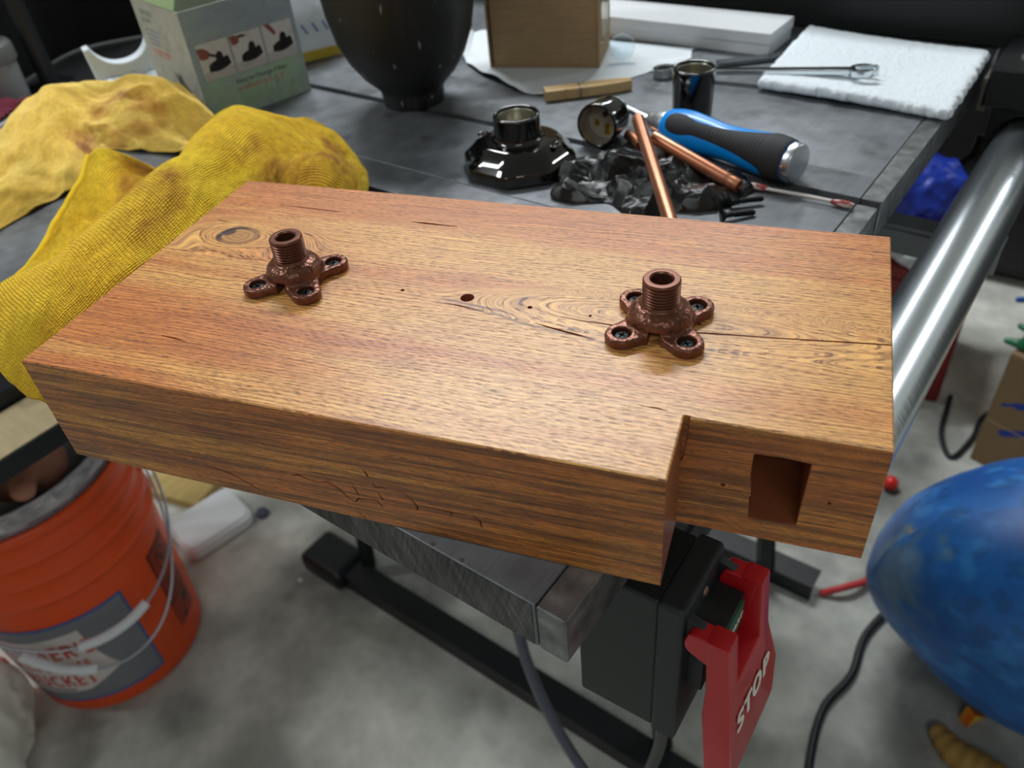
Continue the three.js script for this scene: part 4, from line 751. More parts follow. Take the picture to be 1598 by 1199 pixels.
// ---------------------------------------------------------------- foam sheet and wrenches
{
  const c = [[-.166, -.583], [.004, -.578], [.0, -.738], [-.183, -.757]];
  const edge = (u, v) => { const a = [lerp(c[0][0], c[1][0], u), lerp(c[0][1], c[1][1], u)], b = [lerp(c[3][0], c[2][0], u), lerp(c[3][1], c[2][1], u)]; return [lerp(a[0], b[0], v), lerp(a[1], b[1], v)]; };
  const surf = (u, v) => { const [x, z] = edge(u, v), e = Math.min(u, 1 - u, v, 1 - v), n = fbm(u * 40, v * 40, 3, 2) - 0.5, k = sstep(0.03, 0, e) * 0.0016; return V3(x + (noise(u * 44, v * 44, 8) - 0.5) * k * 2, TH + 0.0062 + n * 0.0010 + 0.0012 * Math.sin(u * 4 + v * 3), z + (noise(u * 44, v * 44, 18) - 0.5) * k * 2); };
  const fb = tex(256, 256, (u, v) => 128 + (fbm(u * 40, v * 40, 3, 3) - 0.5) * 200, false);
  one('foam_sheet', sheet(surf, 120, 110, 0.0105, [1, 1], 5), phys({ color: 0xe6eef4, roughness: 0.95, bumpMap: rep(fb, 3, 3), bumpScale: 0.0012 }), 'white fuzzy foam sheet at the table edge by the fence', 'foam sheet');
  const wm = std({ color: 0xd2d8dc, metalness: 1, roughness: 0.14 });
  const shank = (L, w, h) => { const s = new THREE.Shape(); s.moveTo(0, -w / 2); s.lineTo(L, -w / 2 * 1.25); s.lineTo(L, w / 2 * 1.25); s.lineTo(0, w / 2); return extrude(s, h, 0.0009, 3).rotateX(-Math.PI / 2); };
  const openHead = (r, h) => { const s = new THREE.Shape(); const a0 = 0.55; s.moveTo(-r * 0.95, -r * 0.45); s.absarc(0, 0, r, Math.PI + 0.45, Math.PI * 2 - 0.18, false); s.lineTo(r * 1.28, -r * 0.38); s.lineTo(r * 0.12, -r * 0.46); s.absarc(-r * 0.02, 0, r * 0.46, -Math.PI * 0.42, -Math.PI * 1.58, true); s.lineTo(r * 1.22, r * 0.46); s.lineTo(r * 0.95, r * 0.78); s.absarc(0, 0, r, 0.7, Math.PI - 0.45, false); s.closePath(); return extrude(s, h, 0.0008, 3, 24).rotateX(-Math.PI / 2); };
  const boxHead = (r, h) => { const s = new THREE.Shape(); s.absarc(0, 0, r, 0, Math.PI * 2, false); const p = new THREE.Path(); for (let k = 0; k <= 24; k++) { const a = k / 24 * Math.PI * 2, q = r * (k % 2 ? 0.68 : 0.6); k ? p.lineTo(Math.cos(a) * q, Math.sin(a) * q) : p.moveTo(q, 0); } s.holes.push(p); return extrude(s, h, 0.0008, 3, 32).rotateX(-Math.PI / 2); };
  const A = V3(-0.2645, TH + 0.0005, -0.584), B = V3(-0.083, TH + 0.0145, -0.6175), t = thing('combination_wrench', 'polished combination wrench, open jaw lying on the white foam', 'wrench', A.toArray());
  const d = B.clone().sub(A), L = d.length(); t.quaternion.setFromUnitVectors(V3(1, 0, 0), d.normalize());
  part('box_end', boxHead(0.0105, 0.009), wm, t);
  part('shank', shank(L - 0.018, 0.0085, 0.0048).translate(0.0095, 0.0022, 0), wm, t);
  part('open_jaw', openHead(0.0115, 0.0062).translate(L, 0.0015, 0), wm, t);
  const A2 = V3(-0.2285, TH + 0.0005, -0.630), B2 = V3(-0.150, TH + 0.0005, -0.700), w2 = thing('combination_wrench', 'polished wrench half hidden under the foam, beside the white carton', 'wrench', A2.toArray());
  const d2 = B2.clone().sub(A2), L2 = d2.length(); w2.quaternion.setFromUnitVectors(V3(1, 0, 0), d2.normalize());
  part('box_end', boxHead(0.0085, 0.007).translate(L2, 0, 0), wm, w2);
  part('shank', shank(L2 - 0.008, 0.0095, 0.005), std({ color: 0x8d9296, metalness: 1, roughness: 0.22 }), w2);
}

// ---------------------------------------------------------------- switch with the red paddle
const font = await new FontLoader().loadAsync('fonts/droid/droid_sans_bold.typeface.json');
{
  const t = thing('stop_switch', 'black switch box with red STOP paddle hanging under the table edge', 'switch', [0.0285, TH - 0.036, -0.0775], Math.PI / 2 + 0.05);
  // local: +z points out of the box front, +x runs away from the camera along the front, y up; origin at the top of the front
  const bm = std({ color: 0x22282b, roughness: 0.55 }), bm2 = std({ color: 0x1b1f22, roughness: 0.5 });
  part('back_box', rbox(0.047, 0.117, 0.046, 0.002, 0, -0.0595, -0.036), bm2, t);
  part('bezel', rbox(0.0505, 0.121, 0.0145, 0.003, 0, -0.0595, -0.0065, 3), bm, t);
  part('screw', lathe([[0, 0.0012], [0.001, 0.0006], [0.0018, 0.0012], [0.0026, 0.0006], [0.0028, 0]], 18).rotateX(Math.PI / 2).translate(0.0005, -0.011, 0.0008), std({ color: 0x9a7f6c, metalness: 0.7, roughness: 0.4 }), t);
  // hinge ears
  for (const x of [-0.0185, 0.0205]) part('hinge_ear', (() => { const s = new THREE.Shape(); s.moveTo(0, -0.008); s.lineTo(0.012, -0.008); s.absarc(0.0125, -0.002, 0.006, -Math.PI / 2, Math.PI / 2, false); s.lineTo(0, 0.008); const h = new THREE.Path(); h.absarc(0.0125, -0.002, 0.0022, 0, Math.PI * 2, false); s.holes.push(h); return extrude(s, 0.005, 0.0006, 2).rotateY(-Math.PI / 2).translate(x + 0.0025, -0.015, 0); })(), bm, t);
  // hood with the green button below it
  part('button_hood', merge([rbox(0.026, 0.002, 0.0165, 0.0006, 0.002, -0.0195, 0.0082), box(0.002, 0.022, 0.016, -0.0105, -0.0305, 0.008), box(0.002, 0.022, 0.016, 0.0145, -0.0305, 0.008)]), bm2, t);
  part('button_block', rbox(0.03, 0.05, 0.010, 0.001, 0.002, -0.052, 0.004), bm2, t);
  const gb = part('start_button', rbox(0.022, 0.0195, 0.010, 0.0008, 0.002, -0.0305, 0.0125), std({ color: 0x0c5a3c, roughness: 0.45 }), t);
  const wt = std({ color: 0xe8e4da, roughness: 0.6 });
  const word = (s, size, depth) => { const g = new TextGeometry(s, { font, size, depth, curveSegments: 5, bevelEnabled: false }); g.computeBoundingBox(); g.translate(-(g.boundingBox.max.x + g.boundingBox.min.x) / 2, -size / 2, 0); return g; };
  const st = part('button_lettering', word('START', 0.0048, 0.0003), wt, gb); st.position.set(0.002, -0.0305, 0.0175);
  // the paddle: two arms that join in a broad plate leaning outwards
  const red = phys({ color: 0xb81820, roughness: 0.38, clearcoat: 0.2 });
  const s = new THREE.Shape();
  const P = [[-0.0265, 0.001], [-0.0265, -0.040], [-0.0285, -0.060], [-0.0285, -0.114], [-0.0255, -0.1185], [0.0340, -0.1185], [0.0375, -0.114], [0.0375, -0.080], [0.0285, -0.040], [0.0275, 0.001], [0.0165, 0.001], [0.0165, -0.040], [-0.0150, -0.040], [-0.0150, 0.001]];
  P.forEach(([x, y], i) => i ? s.lineTo(x, y) : s.moveTo(x, y));
  const plate = extrude(s, 0.0115, 0.0012, 3);
  { const p = plate.attributes.position; for (let i = 0; i < p.count; i++) { const y = p.getY(i), z = p.getZ(i); p.setZ(i, z - 0.0115 + 0.024 + 0.012 * sstep(0.0, -0.11, y) + (z < 0.006 ? -0.004 * sstep(-0.03, -0.06, y) : 0)); } plate.computeVertexNormals(); }
  const pad = part('paddle', toCreasedNormals(plate, 0.5), red, t); pad.position.y = -0.0105;
  // arms reach back to the hinge ears
  for (const x of [-0.0208, 0.0218]) part('paddle_arm', (() => { const q = new THREE.Shape(); q.moveTo(0.003, -0.003); q.quadraticCurveTo(-0.001, -0.013, 0.008, -0.016); q.lineTo(0.02, -0.022); q.lineTo(0.022, 0.0005); q.lineTo(0.008, 0.0005); q.quadraticCurveTo(0.003, 0.0005, 0.003, -0.003); return extrude(q, 0.0108, 0.0012, 3).rotateY(-Math.PI / 2).translate(x + 0.0054, -0.0105, 0); })(), red, t);
  const stop = part('paddle_lettering', word('STOP', 0.0155, 0.0004), wt, t);
  stop.scale.x = 0.92; stop.position.set(0.0045, -0.0815, 0.0318); stop.rotation.x = -0.105; stop.userData.label = 'white raised word STOP';
}

// ---------------------------------------------------------------- orange bucket with a grey one nested in it
const BK = [-0.967, 0, -0.026];
{
  const Hh = 0.42, rb = 0.134, rt = 0.155, r = (y) => lerp(rb, rt - 0.004, y / Hh);
  const toCam = V3(0.985, 0, 0.172), ear = V3(0.172, 0, -0.985);
  const orange = std({ color: 0xec5216, roughness: 0.42 });
  const t = thing('orange_bucket', 'orange plastic bucket with printed label and ribbed top', 'bucket', BK);
  const pr = [[0, 0.004], [rb - 0.012, 0.004], [rb - 0.006, 0], [rb, 0.006]];
  for (const y of [0.05, 0.15, 0.27]) pr.push([r(y), y]);
  for (const y of [0.285, 0.325, 0.365]) pr.push([r(y), y - 0.003], [r(y) + 0.006, y], [r(y) + 0.007, y + 0.004], [r(y) + 0.006, y + 0.008], [r(y) + 0.001, y + 0.012]);
  pr.push([r(0.40), 0.40], [rt + 0.002, 0.404], [rt + 0.003, 0.415], [rt, Hh], [rt - 0.005, Hh], [rt - 0.007, 0.40], [rb - 0.004, 0.01], [0, 0.008]);
  part('bucket_wall', lathe(pr, 96), orange, t);
  // printed label, curved on the wall: drawn on a patch of the cone
  const lab = canvasTex(1024, 640, (g, w, h) => {
    g.fillStyle = '#7c7f86'; g.fillRect(0, 0, w, h); g.strokeStyle = '#3a5f9e'; g.lineWidth = 18; g.strokeRect(9, 9, w - 18, h - 18);
    g.fillStyle = '#ddd3d2'; g.beginPath(); g.moveTo(60, 110); g.lineTo(690, 80); g.quadraticCurveTo(700, 330, 800, 430); g.lineTo(520, 540); g.lineTo(80, 560); g.closePath(); g.fill();
    g.fillStyle = '#c8402a'; g.font = 'bold 150px sans-serif'; g.fillText("HOMER'S", 70, 260); g.font = 'bold 88px sans-serif'; g.fillText('ALL-PURPOSE', 78, 360); g.font = 'bold 140px sans-serif'; g.fillText('BUCKET', 90, 496);
    g.fillStyle = '#4a4a50'; g.fillRect(120, 520, 300, 14);
  });
  const patch = (a0, a1, y0, y1, off) => { const f = (u, v) => { const a = lerp(a0, a1, u), y = lerp(y0, y1, v), R = r(y) + off; return V3(Math.cos(a) * R, y, -Math.sin(a) * R); }; return sheet(f, 40, 10, 0.0004); };
  const a = Math.atan2(-0.172, 0.985);
  part('label', patch(a - 1.35, a + 0.22, 0.035, 0.235, 0.0007), std({ map: lab, roughness: 0.4 }), t);
  const warn = canvasTex(256, 512, (g, w, h) => { g.fillStyle = '#a83012'; g.fillRect(0, 0, w, h); g.fillStyle = '#4d1c12'; g.strokeStyle = '#4d1c12'; g.lineWidth = 16; g.strokeRect(10, 10, w - 20, 340); g.beginPath(); g.arc(128, 100, 62, 0, 7); g.stroke(); g.beginPath(); g.moveTo(84, 56); g.lineTo(172, 144); g.stroke(); g.beginPath(); g.arc(126, 92, 24, 0, 7); g.fill(); for (let i = 0; i < 8; i++) g.fillRect(36, 190 + i * 18, 184 - (i % 3) * 24, 8); g.fillRect(130, 380, 90, 60); g.fillRect(60, 470, 60, 30); });
  part('warning_print', patch(a + 0.62, a + 1.02, 0.06, 0.24, 0.0006), std({ map: warn, roughness: 0.45 }), t);
  const wire = std({ color: 0xb4b8c2, metalness: 0.6, roughness: 0.35 }), gripM = std({ color: 0xe2e5ea, roughness: 0.5 });
  const bail = (parent, y, R, drop, fwd, c0, c1) => {
    const P = (f) => { const an = Math.PI * f, e = Math.cos(an), s = Math.sin(an); const v = ear.clone().multiplyScalar(e * R).addScaledVector(toCam, s * fwd); return V3(v.x, y - drop * Math.pow(s, 0.8), v.z); };
    const w = []; for (let k = 0; k <= 28; k++) w.push(P(k / 28)); part('bail_wire', sweep(w, 0.0022, 80, 8), wire, parent);
    const gr = []; for (let k = 0; k <= 4; k++) gr.push(P(lerp(c0, c1, k / 4))); part('grip', sweep(gr, 0.0075, 12, 14), gripM, parent);
  };
  bail(t, 0.335, 0.163, 0.135, 0.172, 0.40, 0.60);
  for (const s of [-1, 1]) part('bail_ear', cyl(0.014, 0.012, 0.012, 0, 0, 0, 20).rotateZ(Math.PI / 2).rotateY(Math.atan2(-ear.z * s, ear.x * s)).translate(ear.x * s * 0.154, 0.335, ear.z * s * 0.154), orange, t);
  // grey bucket
  const g2 = thing('grey_bucket', 'dirty grey plastic bucket nested inside the orange bucket', 'bucket', [BK[0], 0.012, BK[2]]);
  const gt = tex(256, 256, (u, v) => { const k = fbm(u * 14, v * 10, 3, 4), c = 176 + (k - 0.5) * 130; return [c * 1.0, c * 0.97, c * 1.0]; });
  const gm = std({ map: rep(gt, 4, 2), roughness: 0.5 });
  part('bucket_wall', lathe([[0, 0.0], [0.120, 0.0], [0.1425, 0.40], [0.147, 0.412], [0.1495, 0.418], [0.1505, 0.44], [0.1485, 0.443], [0.1455, 0.441], [0.1395, 0.40], [0.118, 0.006], [0, 0.006]], 80), gm, g2);
  bail(g2, 0.40, 0.156, 0.27, 0.178, 0.60, 0.76);
}
{
  const gm = std({ map: tex(128, 128, (u, v) => { const k = fbm(u * 6, v * 6, 3, 4); return mix3([216, 158, 132], [160, 100, 80], k); }), roughness: 0.7 });
  const f = (x, y, z) => { let d = capsule(x, y, z, [0, 0, 0], [0.05, 0.02, -0.02], 0.045, 0.035); d = smin(d, capsule(x, y, z, [0.03, 0.03, 0.0], [0.085, 0.085, -0.055], 0.02, 0.0165), 0.012); d = smin(d, capsule(x, y, z, [0.04, 0.02, -0.0], [0.1, 0.035, 0.02], 0.018, 0.015), 0.012); d = smin(d, capsule(x, y, z, [0.0, 0.02, 0.02], [0.055, 0.055, 0.06], 0.018, 0.014), 0.012); return d + (fbm(x * 60, y * 60, z * 60, 2) - 0.5) * 0.004; };
  one('work_glove', fieldMesh([-0.06, -0.06, -0.09], [0.13, 0.12, 0.09], 0.004, f), gm, 'tan leather work glove lying in the grey bucket', 'glove', [BK[0] + 0.03, 0.43, BK[2] + 0.0]);
  one('packing_filler', fieldMesh([-0.14, -0.02, -0.14], [0.14, 0.06, 0.14], 0.006, (x, y, z) => Math.max(Math.hypot(x, z) - 0.128, Math.abs(y) - 0.014 - (fbm(x * 18, z * 18, 4, 3) - 0.5) * 0.05)), std({ color: 0x3a3734, roughness: 0.9 }), 'dark crumpled filler inside the grey bucket', 'filler', [BK[0], 0.335, BK[2]]);
}
// ---------------------------------------------------------------- things on the floor
{
  const wm = std({ color: 0xeef3f6, roughness: 0.5 });
  const t = thing('white_tub', 'white rounded plastic box lying on the concrete by the wood offcut', 'box', [-1.035, 0, -0.27], -0.17);
  const rr4 = (w, d, r) => { const s = new THREE.Shape(); s.moveTo(-w / 2 + r, -d / 2); s.lineTo(w / 2 - r, -d / 2); s.absarc(w / 2 - r, -d / 2 + r, r, -Math.PI / 2, 0, false); s.lineTo(w / 2, d / 2 - r); s.absarc(w / 2 - r, d / 2 - r, r, 0, Math.PI / 2, false); s.lineTo(-w / 2 + r, d / 2); s.absarc(-w / 2 + r, d / 2 - r, r, Math.PI / 2, Math.PI, false); s.lineTo(-w / 2, -d / 2 + r); s.absarc(-w / 2 + r, -d / 2 + r, r, Math.PI, Math.PI * 1.5, false); return s; };
  part('tub_body', extrude(rr4(0.112, 0.136, 0.02), 0.024, 0.005, 4).rotateX(-Math.PI / 2), wm, t);
  part('lid', extrude(rr4(0.102, 0.126, 0.018), 0.006, 0.0025, 3).rotateX(-Math.PI / 2).translate(0, 0.0225, 0), wm, t);
  const plyT = tex(256, 256, (u, v) => { const k = fbm(u * 20, v * 3, 3, 4), c = 176 + (k - 0.5) * 50; return [c, c * 0.86, c * 0.52]; });
  one('wood_offcut', boxUV(rbox(0.15, 0.022, 0.11, 0.0015, 0, 0.011, 0)), std({ map: rep(plyT, 6, 6), roughness: 0.75 }), 'yellowish wood offcut on the floor behind the white box', 'offcut', [-1.175, 0, -0.315], 0.25);
  one('plastic_nut', extrude((() => { const s = new THREE.Shape(); for (let k = 0; k < 6; k++) { const a = k * Math.PI / 3; k ? s.lineTo(Math.cos(a) * 0.0125, Math.sin(a) * 0.0125) : s.moveTo(0.0125, 0); } const h = new THREE.Path(); h.absarc(0, 0, 0.006, 0, 7, false); s.holes.push(h); return s; })(), 0.012, 0.001, 2).rotateX(-Math.PI / 2), std({ color: 0x4d5068, roughness: 0.4 }), 'small dark blue nut on the floor beside the white box', 'nut', [-0.973, 0, -0.345]);
  const bag = (x, y, z) => { const q = Math.hypot(x / 0.15, (y - 0.10) / 0.13, z / 0.16) - 1; return Math.max(q * 0.13 + (fbm(x * 16, y * 10, z * 16, 3) - 0.5) * 0.045, -y); };
  one('white_sack', fieldMesh([-0.2, -0.01, -0.2], [0.2, 0.28, 0.2], 0.006, bag), std({ color: 0xe8e8dc, roughness: 0.6 }), 'crumpled white plastic sack on the floor in front of the orange bucket', 'sack', [-0.965, 0, 0.285]);
  const spot = std({ color: 0xd6d8d6, roughness: 0.8 });
  for (const [x, z, r, l] of [[-0.79, -0.278, 0.006, 'white crumb on the concrete near the stand skid'], [-0.86, -0.03, 0.005, 'white crumb on the concrete beside the bucket']]) one('crumb', new THREE.IcosahedronGeometry(r, 1).scale(1, 0.4, 0.8).translate(0, r * 0.4, 0), spot, l, 'crumb', [x, 0, z]);
}
// shelf behind the saw: steel angle and pale board
{
  const t = thing('side_shelf', 'low shelf of pale board on black steel angle above the bucket', 'shelf', [0, 0, 0]);
  const bT = tex(256, 256, (u, v) => { const k = fbm(u * 5, v * 40, 3, 4), d = sstep(0.6, 0.75, fbm(u * 6, v * 6, 14, 3)), c = 214 + (k - 0.5) * 30 - d * 26; return [c, c * 0.9, c * 0.7]; });
  const y = TH - 0.3;
  part('board', boxUV(rbox(0.082, 0.018, 0.72, 0.001, -0.8, y - 0.006, 0.26)), std({ map: rep(bT, 5, 5), roughness: 0.7 }), t);
  part('angle_rail', merge([box(0.004, 0.026, 0.74, -0.756, y - 0.010, 0.26), box(0.03, 0.004, 0.74, -0.772, y - 0.018, 0.26)]), std({ color: 0x23262b, roughness: 0.4, metalness: 0.3 }), t);
  part('angle_rail', merge([box(0.004, 0.05, 0.74, -0.846, y - 0.005, 0.26), box(0.03, 0.004, 0.74, -0.861, y + 0.018, 0.26)]), std({ color: 0x23262b, roughness: 0.4, metalness: 0.3 }), t);
  for (const x of [-0.765, -0.85]) part('post', box(0.03, y - 0.045, 0.03, x, (y - 0.045) / 2, 0.6), blackPaintM, t);
  one('tool_case', rbox(0.16, 0.09, 0.5, 0.01, 0, 0.045, 0, 3), std({ color: 0x0e0e10, roughness: 0.6 }), 'black case standing behind the pale shelf board', 'case', [-0.97, TH - 0.3, 0.23]);
  part('case_tray', merge([box(0.2, 0.01, 0.72, -0.97, TH - 0.306, 0.26), box(0.03, TH - 0.31, 0.03, -1.05, (TH - 0.31) / 2, 0.6)]), blackPaintM, t);
}
// ---------------------------------------------------------------- cables under the saw
{
  const cab = (name, pts, r, m, label) => one(name, sweep(pts, r, 90, 10), m, label, 'cable');
  const bk = std({ color: 0x15171a, roughness: 0.45 }), gy = std({ color: 0x565a66, roughness: 0.35, metalness: 0.3 });
  cab('power_cable', [[0.10, 0.006, -0.83], [0.066, 0.006, -0.70], [0.070, 0.006, -0.62], [0.055, 0.006, -0.55], [0.062, 0.006, -0.48], [0.08, 0.006, -0.42], [0.12, 0.006, -0.36]], 0.0062, bk, 'black power cable winding over the floor beside the blue ball');
  cab('motor_cable', [[-0.25, 0.58, -0.33], [-0.29, 0.42, -0.30], [-0.27, 0.25, -0.27], [-0.19, 0.10, -0.25], [-0.10, 0.03, -0.24], [0.0, 0.008, -0.22], [0.1, 0.008, -0.2]], 0.0075, gy, 'shiny grey motor cable hanging down beside the stand');
  cab('switch_cable', [[-0.005, TH - 0.15, -0.09], [-0.02, 0.5, -0.15], [-0.06, 0.25, -0.2], [-0.08, 0.05, -0.25], [-0.02, 0.008, -0.3], [0.08, 0.008, -0.28]], 0.0055, bk, 'black cable dropping from the switch box');
  cab('floor_cable', [[0.03, 0.005, -1.35], [0.045, 0.005, -1.22], [0.075, 0.005, -1.17], [0.095, 0.005, -1.24], [0.10, 0.005, -1.32], [0.2, 0.005, -1.5]], 0.005, bk, 'thin black cable curling on the floor near the painted box');
  one('red_strap', sweep([[-0.02, 0.003, -0.74], [0.01, 0.02, -0.76], [0.035, 0.012, -0.80], [0.04, 0.003, -0.86]], 0.006, 30, 8), std({ color: 0xb82a2e, roughness: 0.5 }), 'short red strap on the floor under the notched beam end', 'strap');
  one('red_ball', new THREE.SphereGeometry(0.014, 28, 20), std({ color: 0xd8281c, roughness: 0.35 }), 'small red ball on the floor beyond the beam end', 'ball', [0.002, 0.014, -1.035]);
}
// ---------------------------------------------------------------- blue ball and toys
{
  const bT = tex(1024, 512, (u, v) => {
    const a = fbm(u * 12, v * 8, 3, 4), b = fbm(u * 40, v * 26, 8, 3), s = sstep(0.6, 0.72, fbm(u * 16 + 4, v * 10, 21, 4)), d = sstep(0.66, 0.74, fbm(u * 46, v * 30, 31, 2));
    let c = mix3([34, 116, 200], [16, 72, 140], a * 1.1 - 0.1); c = mix3(c, [70, 150, 220], sstep(0.48, 0.75, b) * 0.5); c = mix3(c, [30, 50, 78], d * 0.22);
    const g = sstep(0.12, 0.05, Math.hypot(Math.min(Math.abs(u - 0.035), 1.035 - u) * 2.2, v - 0.60) + (fbm(u * 40, v * 26, 9, 4) - 0.5) * 0.22); return mix3(c, [146, 138, 128], clamp(g * 1.1 * (0.4 + s)));
  });
  const g = new THREE.SphereGeometry(0.206, 80, 56), p = g.attributes.position;
  for (let i = 0; i < p.count; i++) { const v = V3().fromBufferAttribute(p, i), n = 1 + (fbm(v.x * 9 + 5, v.y * 9, v.z * 9, 3) - 0.5) * 0.05 + 0.06 * sstep(0.1, 0.2, -v.x * 0.9 + v.y * 0.1) - 0.23 * sstep(0.4, 1.0, (v.x * -0.505 + v.y * -0.44 + v.z * 0.741) / 0.206); v.multiplyScalar(n); p.setXYZ(i, v.x * 1.06, v.y, v.z); }
  g.computeVertexNormals();
  const ball = one('blue_ball', g, std({ map: bT, roughness: 0.42 }), 'large scuffed blue ball on the concrete floor', 'ball', [0.264, 0.203, -0.718], 0.35);
  const tan = std({ color: 0xa8813f, roughness: 0.6 });
  one('toy_claw', sweep([[0.195, 0.012, -0.60], [0.225, 0.018, -0.575], [0.262, 0.022, -0.565], [0.300, 0.03, -0.550], [0.33, 0.05, -0.535]], (u) => 0.012 + 0.014 * Math.sin(Math.min(1, u * 1.4) * 1.57) + 0.0012 * Math.sin(u * 60), 60, 18), tan, 'tan ridged toy claw on the floor below the blue ball', 'toy');
  one('orange_wedge', extrude(poly([[0, 0], [0.034, 0.004], [0.006, 0.032]]), 0.016, 0.002, 2), std({ map: tex(64, 64, (u, v) => mix3([236, 190, 50], [226, 110, 30], sstep(0.2, 0.5, v + (fbm(u * 6, v * 6, 3, 2) - 0.5) * 0.5))), roughness: 0.4 }), 'orange and yellow wedge on the floor under the blue ball', 'toy', [0.216, 0.001, -0.640], 1.0);
}
{
  const t = thing('painted_box', 'brown cardboard box with blue paint strokes on the floor', 'carton', [0.104, 0, -1.19], -0.25);
  const im = canvasTex(512, 512, (g, w, h) => {
    g.fillStyle = '#8a6f4f'; g.fillRect(0, 0, w, h); const r = rng(4); for (let i = 0; i < 200; i++) { g.fillStyle = `rgba(${r() < 0.5 ? '60,44,28' : '170,140,104'},0.06)`; g.fillRect(r() * w, r() * h, 60, 2); }
    g.strokeStyle = '#1d3f9a'; g.lineCap = 'round'; g.lineWidth = 26; g.beginPath(); g.moveTo(70, 190); g.lineTo(180, 130); g.lineTo(300, 150); g.stroke(); g.beginPath(); g.moveTo(60, 330); g.quadraticCurveTo(160, 250, 320, 230); g.stroke(); g.lineWidth = 12; g.beginPath(); g.moveTo(30, 210); g.lineTo(130, 150); g.stroke();
    g.strokeStyle = '#b79a76'; g.lineWidth = 5; g.beginPath(); g.moveTo(0, 300); g.lineTo(w, 330); g.stroke();
  });
  const km = std({ color: 0x8a6f4f, roughness: 0.85 });
  part('box_body', new THREE.BoxGeometry(0.3, 0.25, 0.28).translate(0.15, 0.125, -0.14), [km, km, km, km, std({ map: im, roughness: 0.85 }), km], t);
  part('top_flap', rbox(0.3, 0.004, 0.138, 0.001, 0.15, 0.252, -0.07), km, t); part('top_flap', rbox(0.3, 0.004, 0.138, 0.001, 0.15, 0.252, -0.21), km, t);
  const f = (x, y, z) => {
    let d = capsule(x, y, z, [0, 0.07, 0], [0.01, 0.115, 0], 0.028, 0.02);
    d = smin(d, capsule(x, y, z, [0.005, 0.11, 0], [-0.008, 0.165, 0], 0.015, 0.013), 0.012);
    d = smin(d, capsule(x, y, z, [-0.008, 0.168, 0], [-0.04, 0.160, 0], 0.014, 0.006), 0.008);
    d = smin(d, capsule(x, y, z, [0.03, 0.07, 0], [0.11, 0.05, 0.0], 0.02, 0.005), 0.02);
    for (const s of [-1, 1]) { d = smin(d, capsule(x, y, z, [0.0, 0.06, s * 0.02], [-0.008, 0.012, s * 0.024], 0.014, 0.009), 0.01); d = smin(d, capsule(x, y, z, [-0.008, 0.009, s * 0.024], [-0.036, 0.008, s * 0.028], 0.009, 0.006), 0.008); d = smin(d, capsule(x, y, z, [-0.01, 0.1, s * 0.016], [-0.045, 0.085, s * 0.02], 0.008, 0.005), 0.008); }
    return d;
  };
  const g = fieldMesh([-0.08, -0.01, -0.06], [0.14, 0.2, 0.06], 0.003, f), p = g.attributes.position, col = new Float32Array(p.count * 3);
  for (let i = 0; i < p.count; i++) { const k = sstep(0.06, 0.07, p.getY(i)) * sstep(0.118, 0.108, p.getY(i)), c = mix3([0.01, 0.16, 0.06], [0.01, 0.08, 0.3], k); col.set(c, i * 3); }
  g.setAttribute('color', new THREE.BufferAttribute(col, 3));
  one('toy_dinosaur', g, std({ vertexColors: true, roughness: 0.3 }), 'green and blue plastic toy dinosaur standing on the painted box', 'toy', [0.132, 0.254, -1.232], -0.2);
}
// ---------------------------------------------------------------- clutter on the floor between table and rail
{
  const lump = (sx, sy, sz, seed, a) => fieldMesh([-sx * 1.3, -0.005, -sz * 1.3], [sx * 1.3, sy * 2.5, sz * 1.3], Math.min(sx, sz) / 14, (x, y, z) => Math.max((Math.hypot(x / sx, (y - sy * 0.8) / sy, z / sz) - 1) * Math.min(sx, sy, sz) + (fbm(x * 22, y * 22 + seed, z * 22, 3) - 0.5) * a, -y));
  one('blue_bag', lump(0.12, 0.09, 0.08, 3, 0.03), std({ color: 0x10309a, roughness: 0.4 }), 'crumpled blue bag on top of the red tool chest', 'bag', [-0.19, 0.302, -1.47]);
  one('white_rag', lump(0.05, 0.03, 0.05, 13, 0.03), std({ color: 0xb5b8b8, roughness: 0.8 }), 'crumpled white rag on the red tool chest before the blue bag', 'rag', [-0.10, 0.302, -1.325]);
  const t = thing('tool_chest', 'dark red tool chest on the floor under the chrome rail', 'tool chest', [-0.17, 0, -1.42], 0.1);
  part('chest_body', rbox(0.34, 0.272, 0.24, 0.008, 0, 0.136, 0), std({ color: 0x7a1412, roughness: 0.45 }), t);
  part('lid', rbox(0.346, 0.03, 0.246, 0.008, 0, 0.286, 0), std({ color: 0x7a1412, roughness: 0.45 }), t);
  part('handle', sweep([[-0.05, 0.2, 0.118], [-0.05, 0.2, 0.14], [0.05, 0.2, 0.14], [0.05, 0.2, 0.118]], 0.005, 30, 8), steelM, t);
}
{
  const t = thing('black_cabinet', 'low black cabinet standing on the floor beyond the saw fence', 'cabinet', [0.1, 0, -2.05]);
  part('cabinet_body', rbox(2.6, 0.86, 0.4, 0.006, 0, 0.45, 0), std({ color: 0x0a0a0c, roughness: 0.55 }), t);
  part('plinth', box(2.5, 0.04, 0.34, 0, 0.02, 0), std({ color: 0x060607, roughness: 0.7 }), t);
  for (const x of [-0.98, -0.33, 0.33, 0.98]) { const d = part('cabinet_door', rbox(0.62, 0.8, 0.018, 0.004, x, 0.45, 0.209), std({ color: 0x0d0d10, roughness: 0.5 }), t); part('handle', rbox(0.012, 0.12, 0.02, 0.004, x + 0.27, 0.62, 0.228), steelM, d); }
}

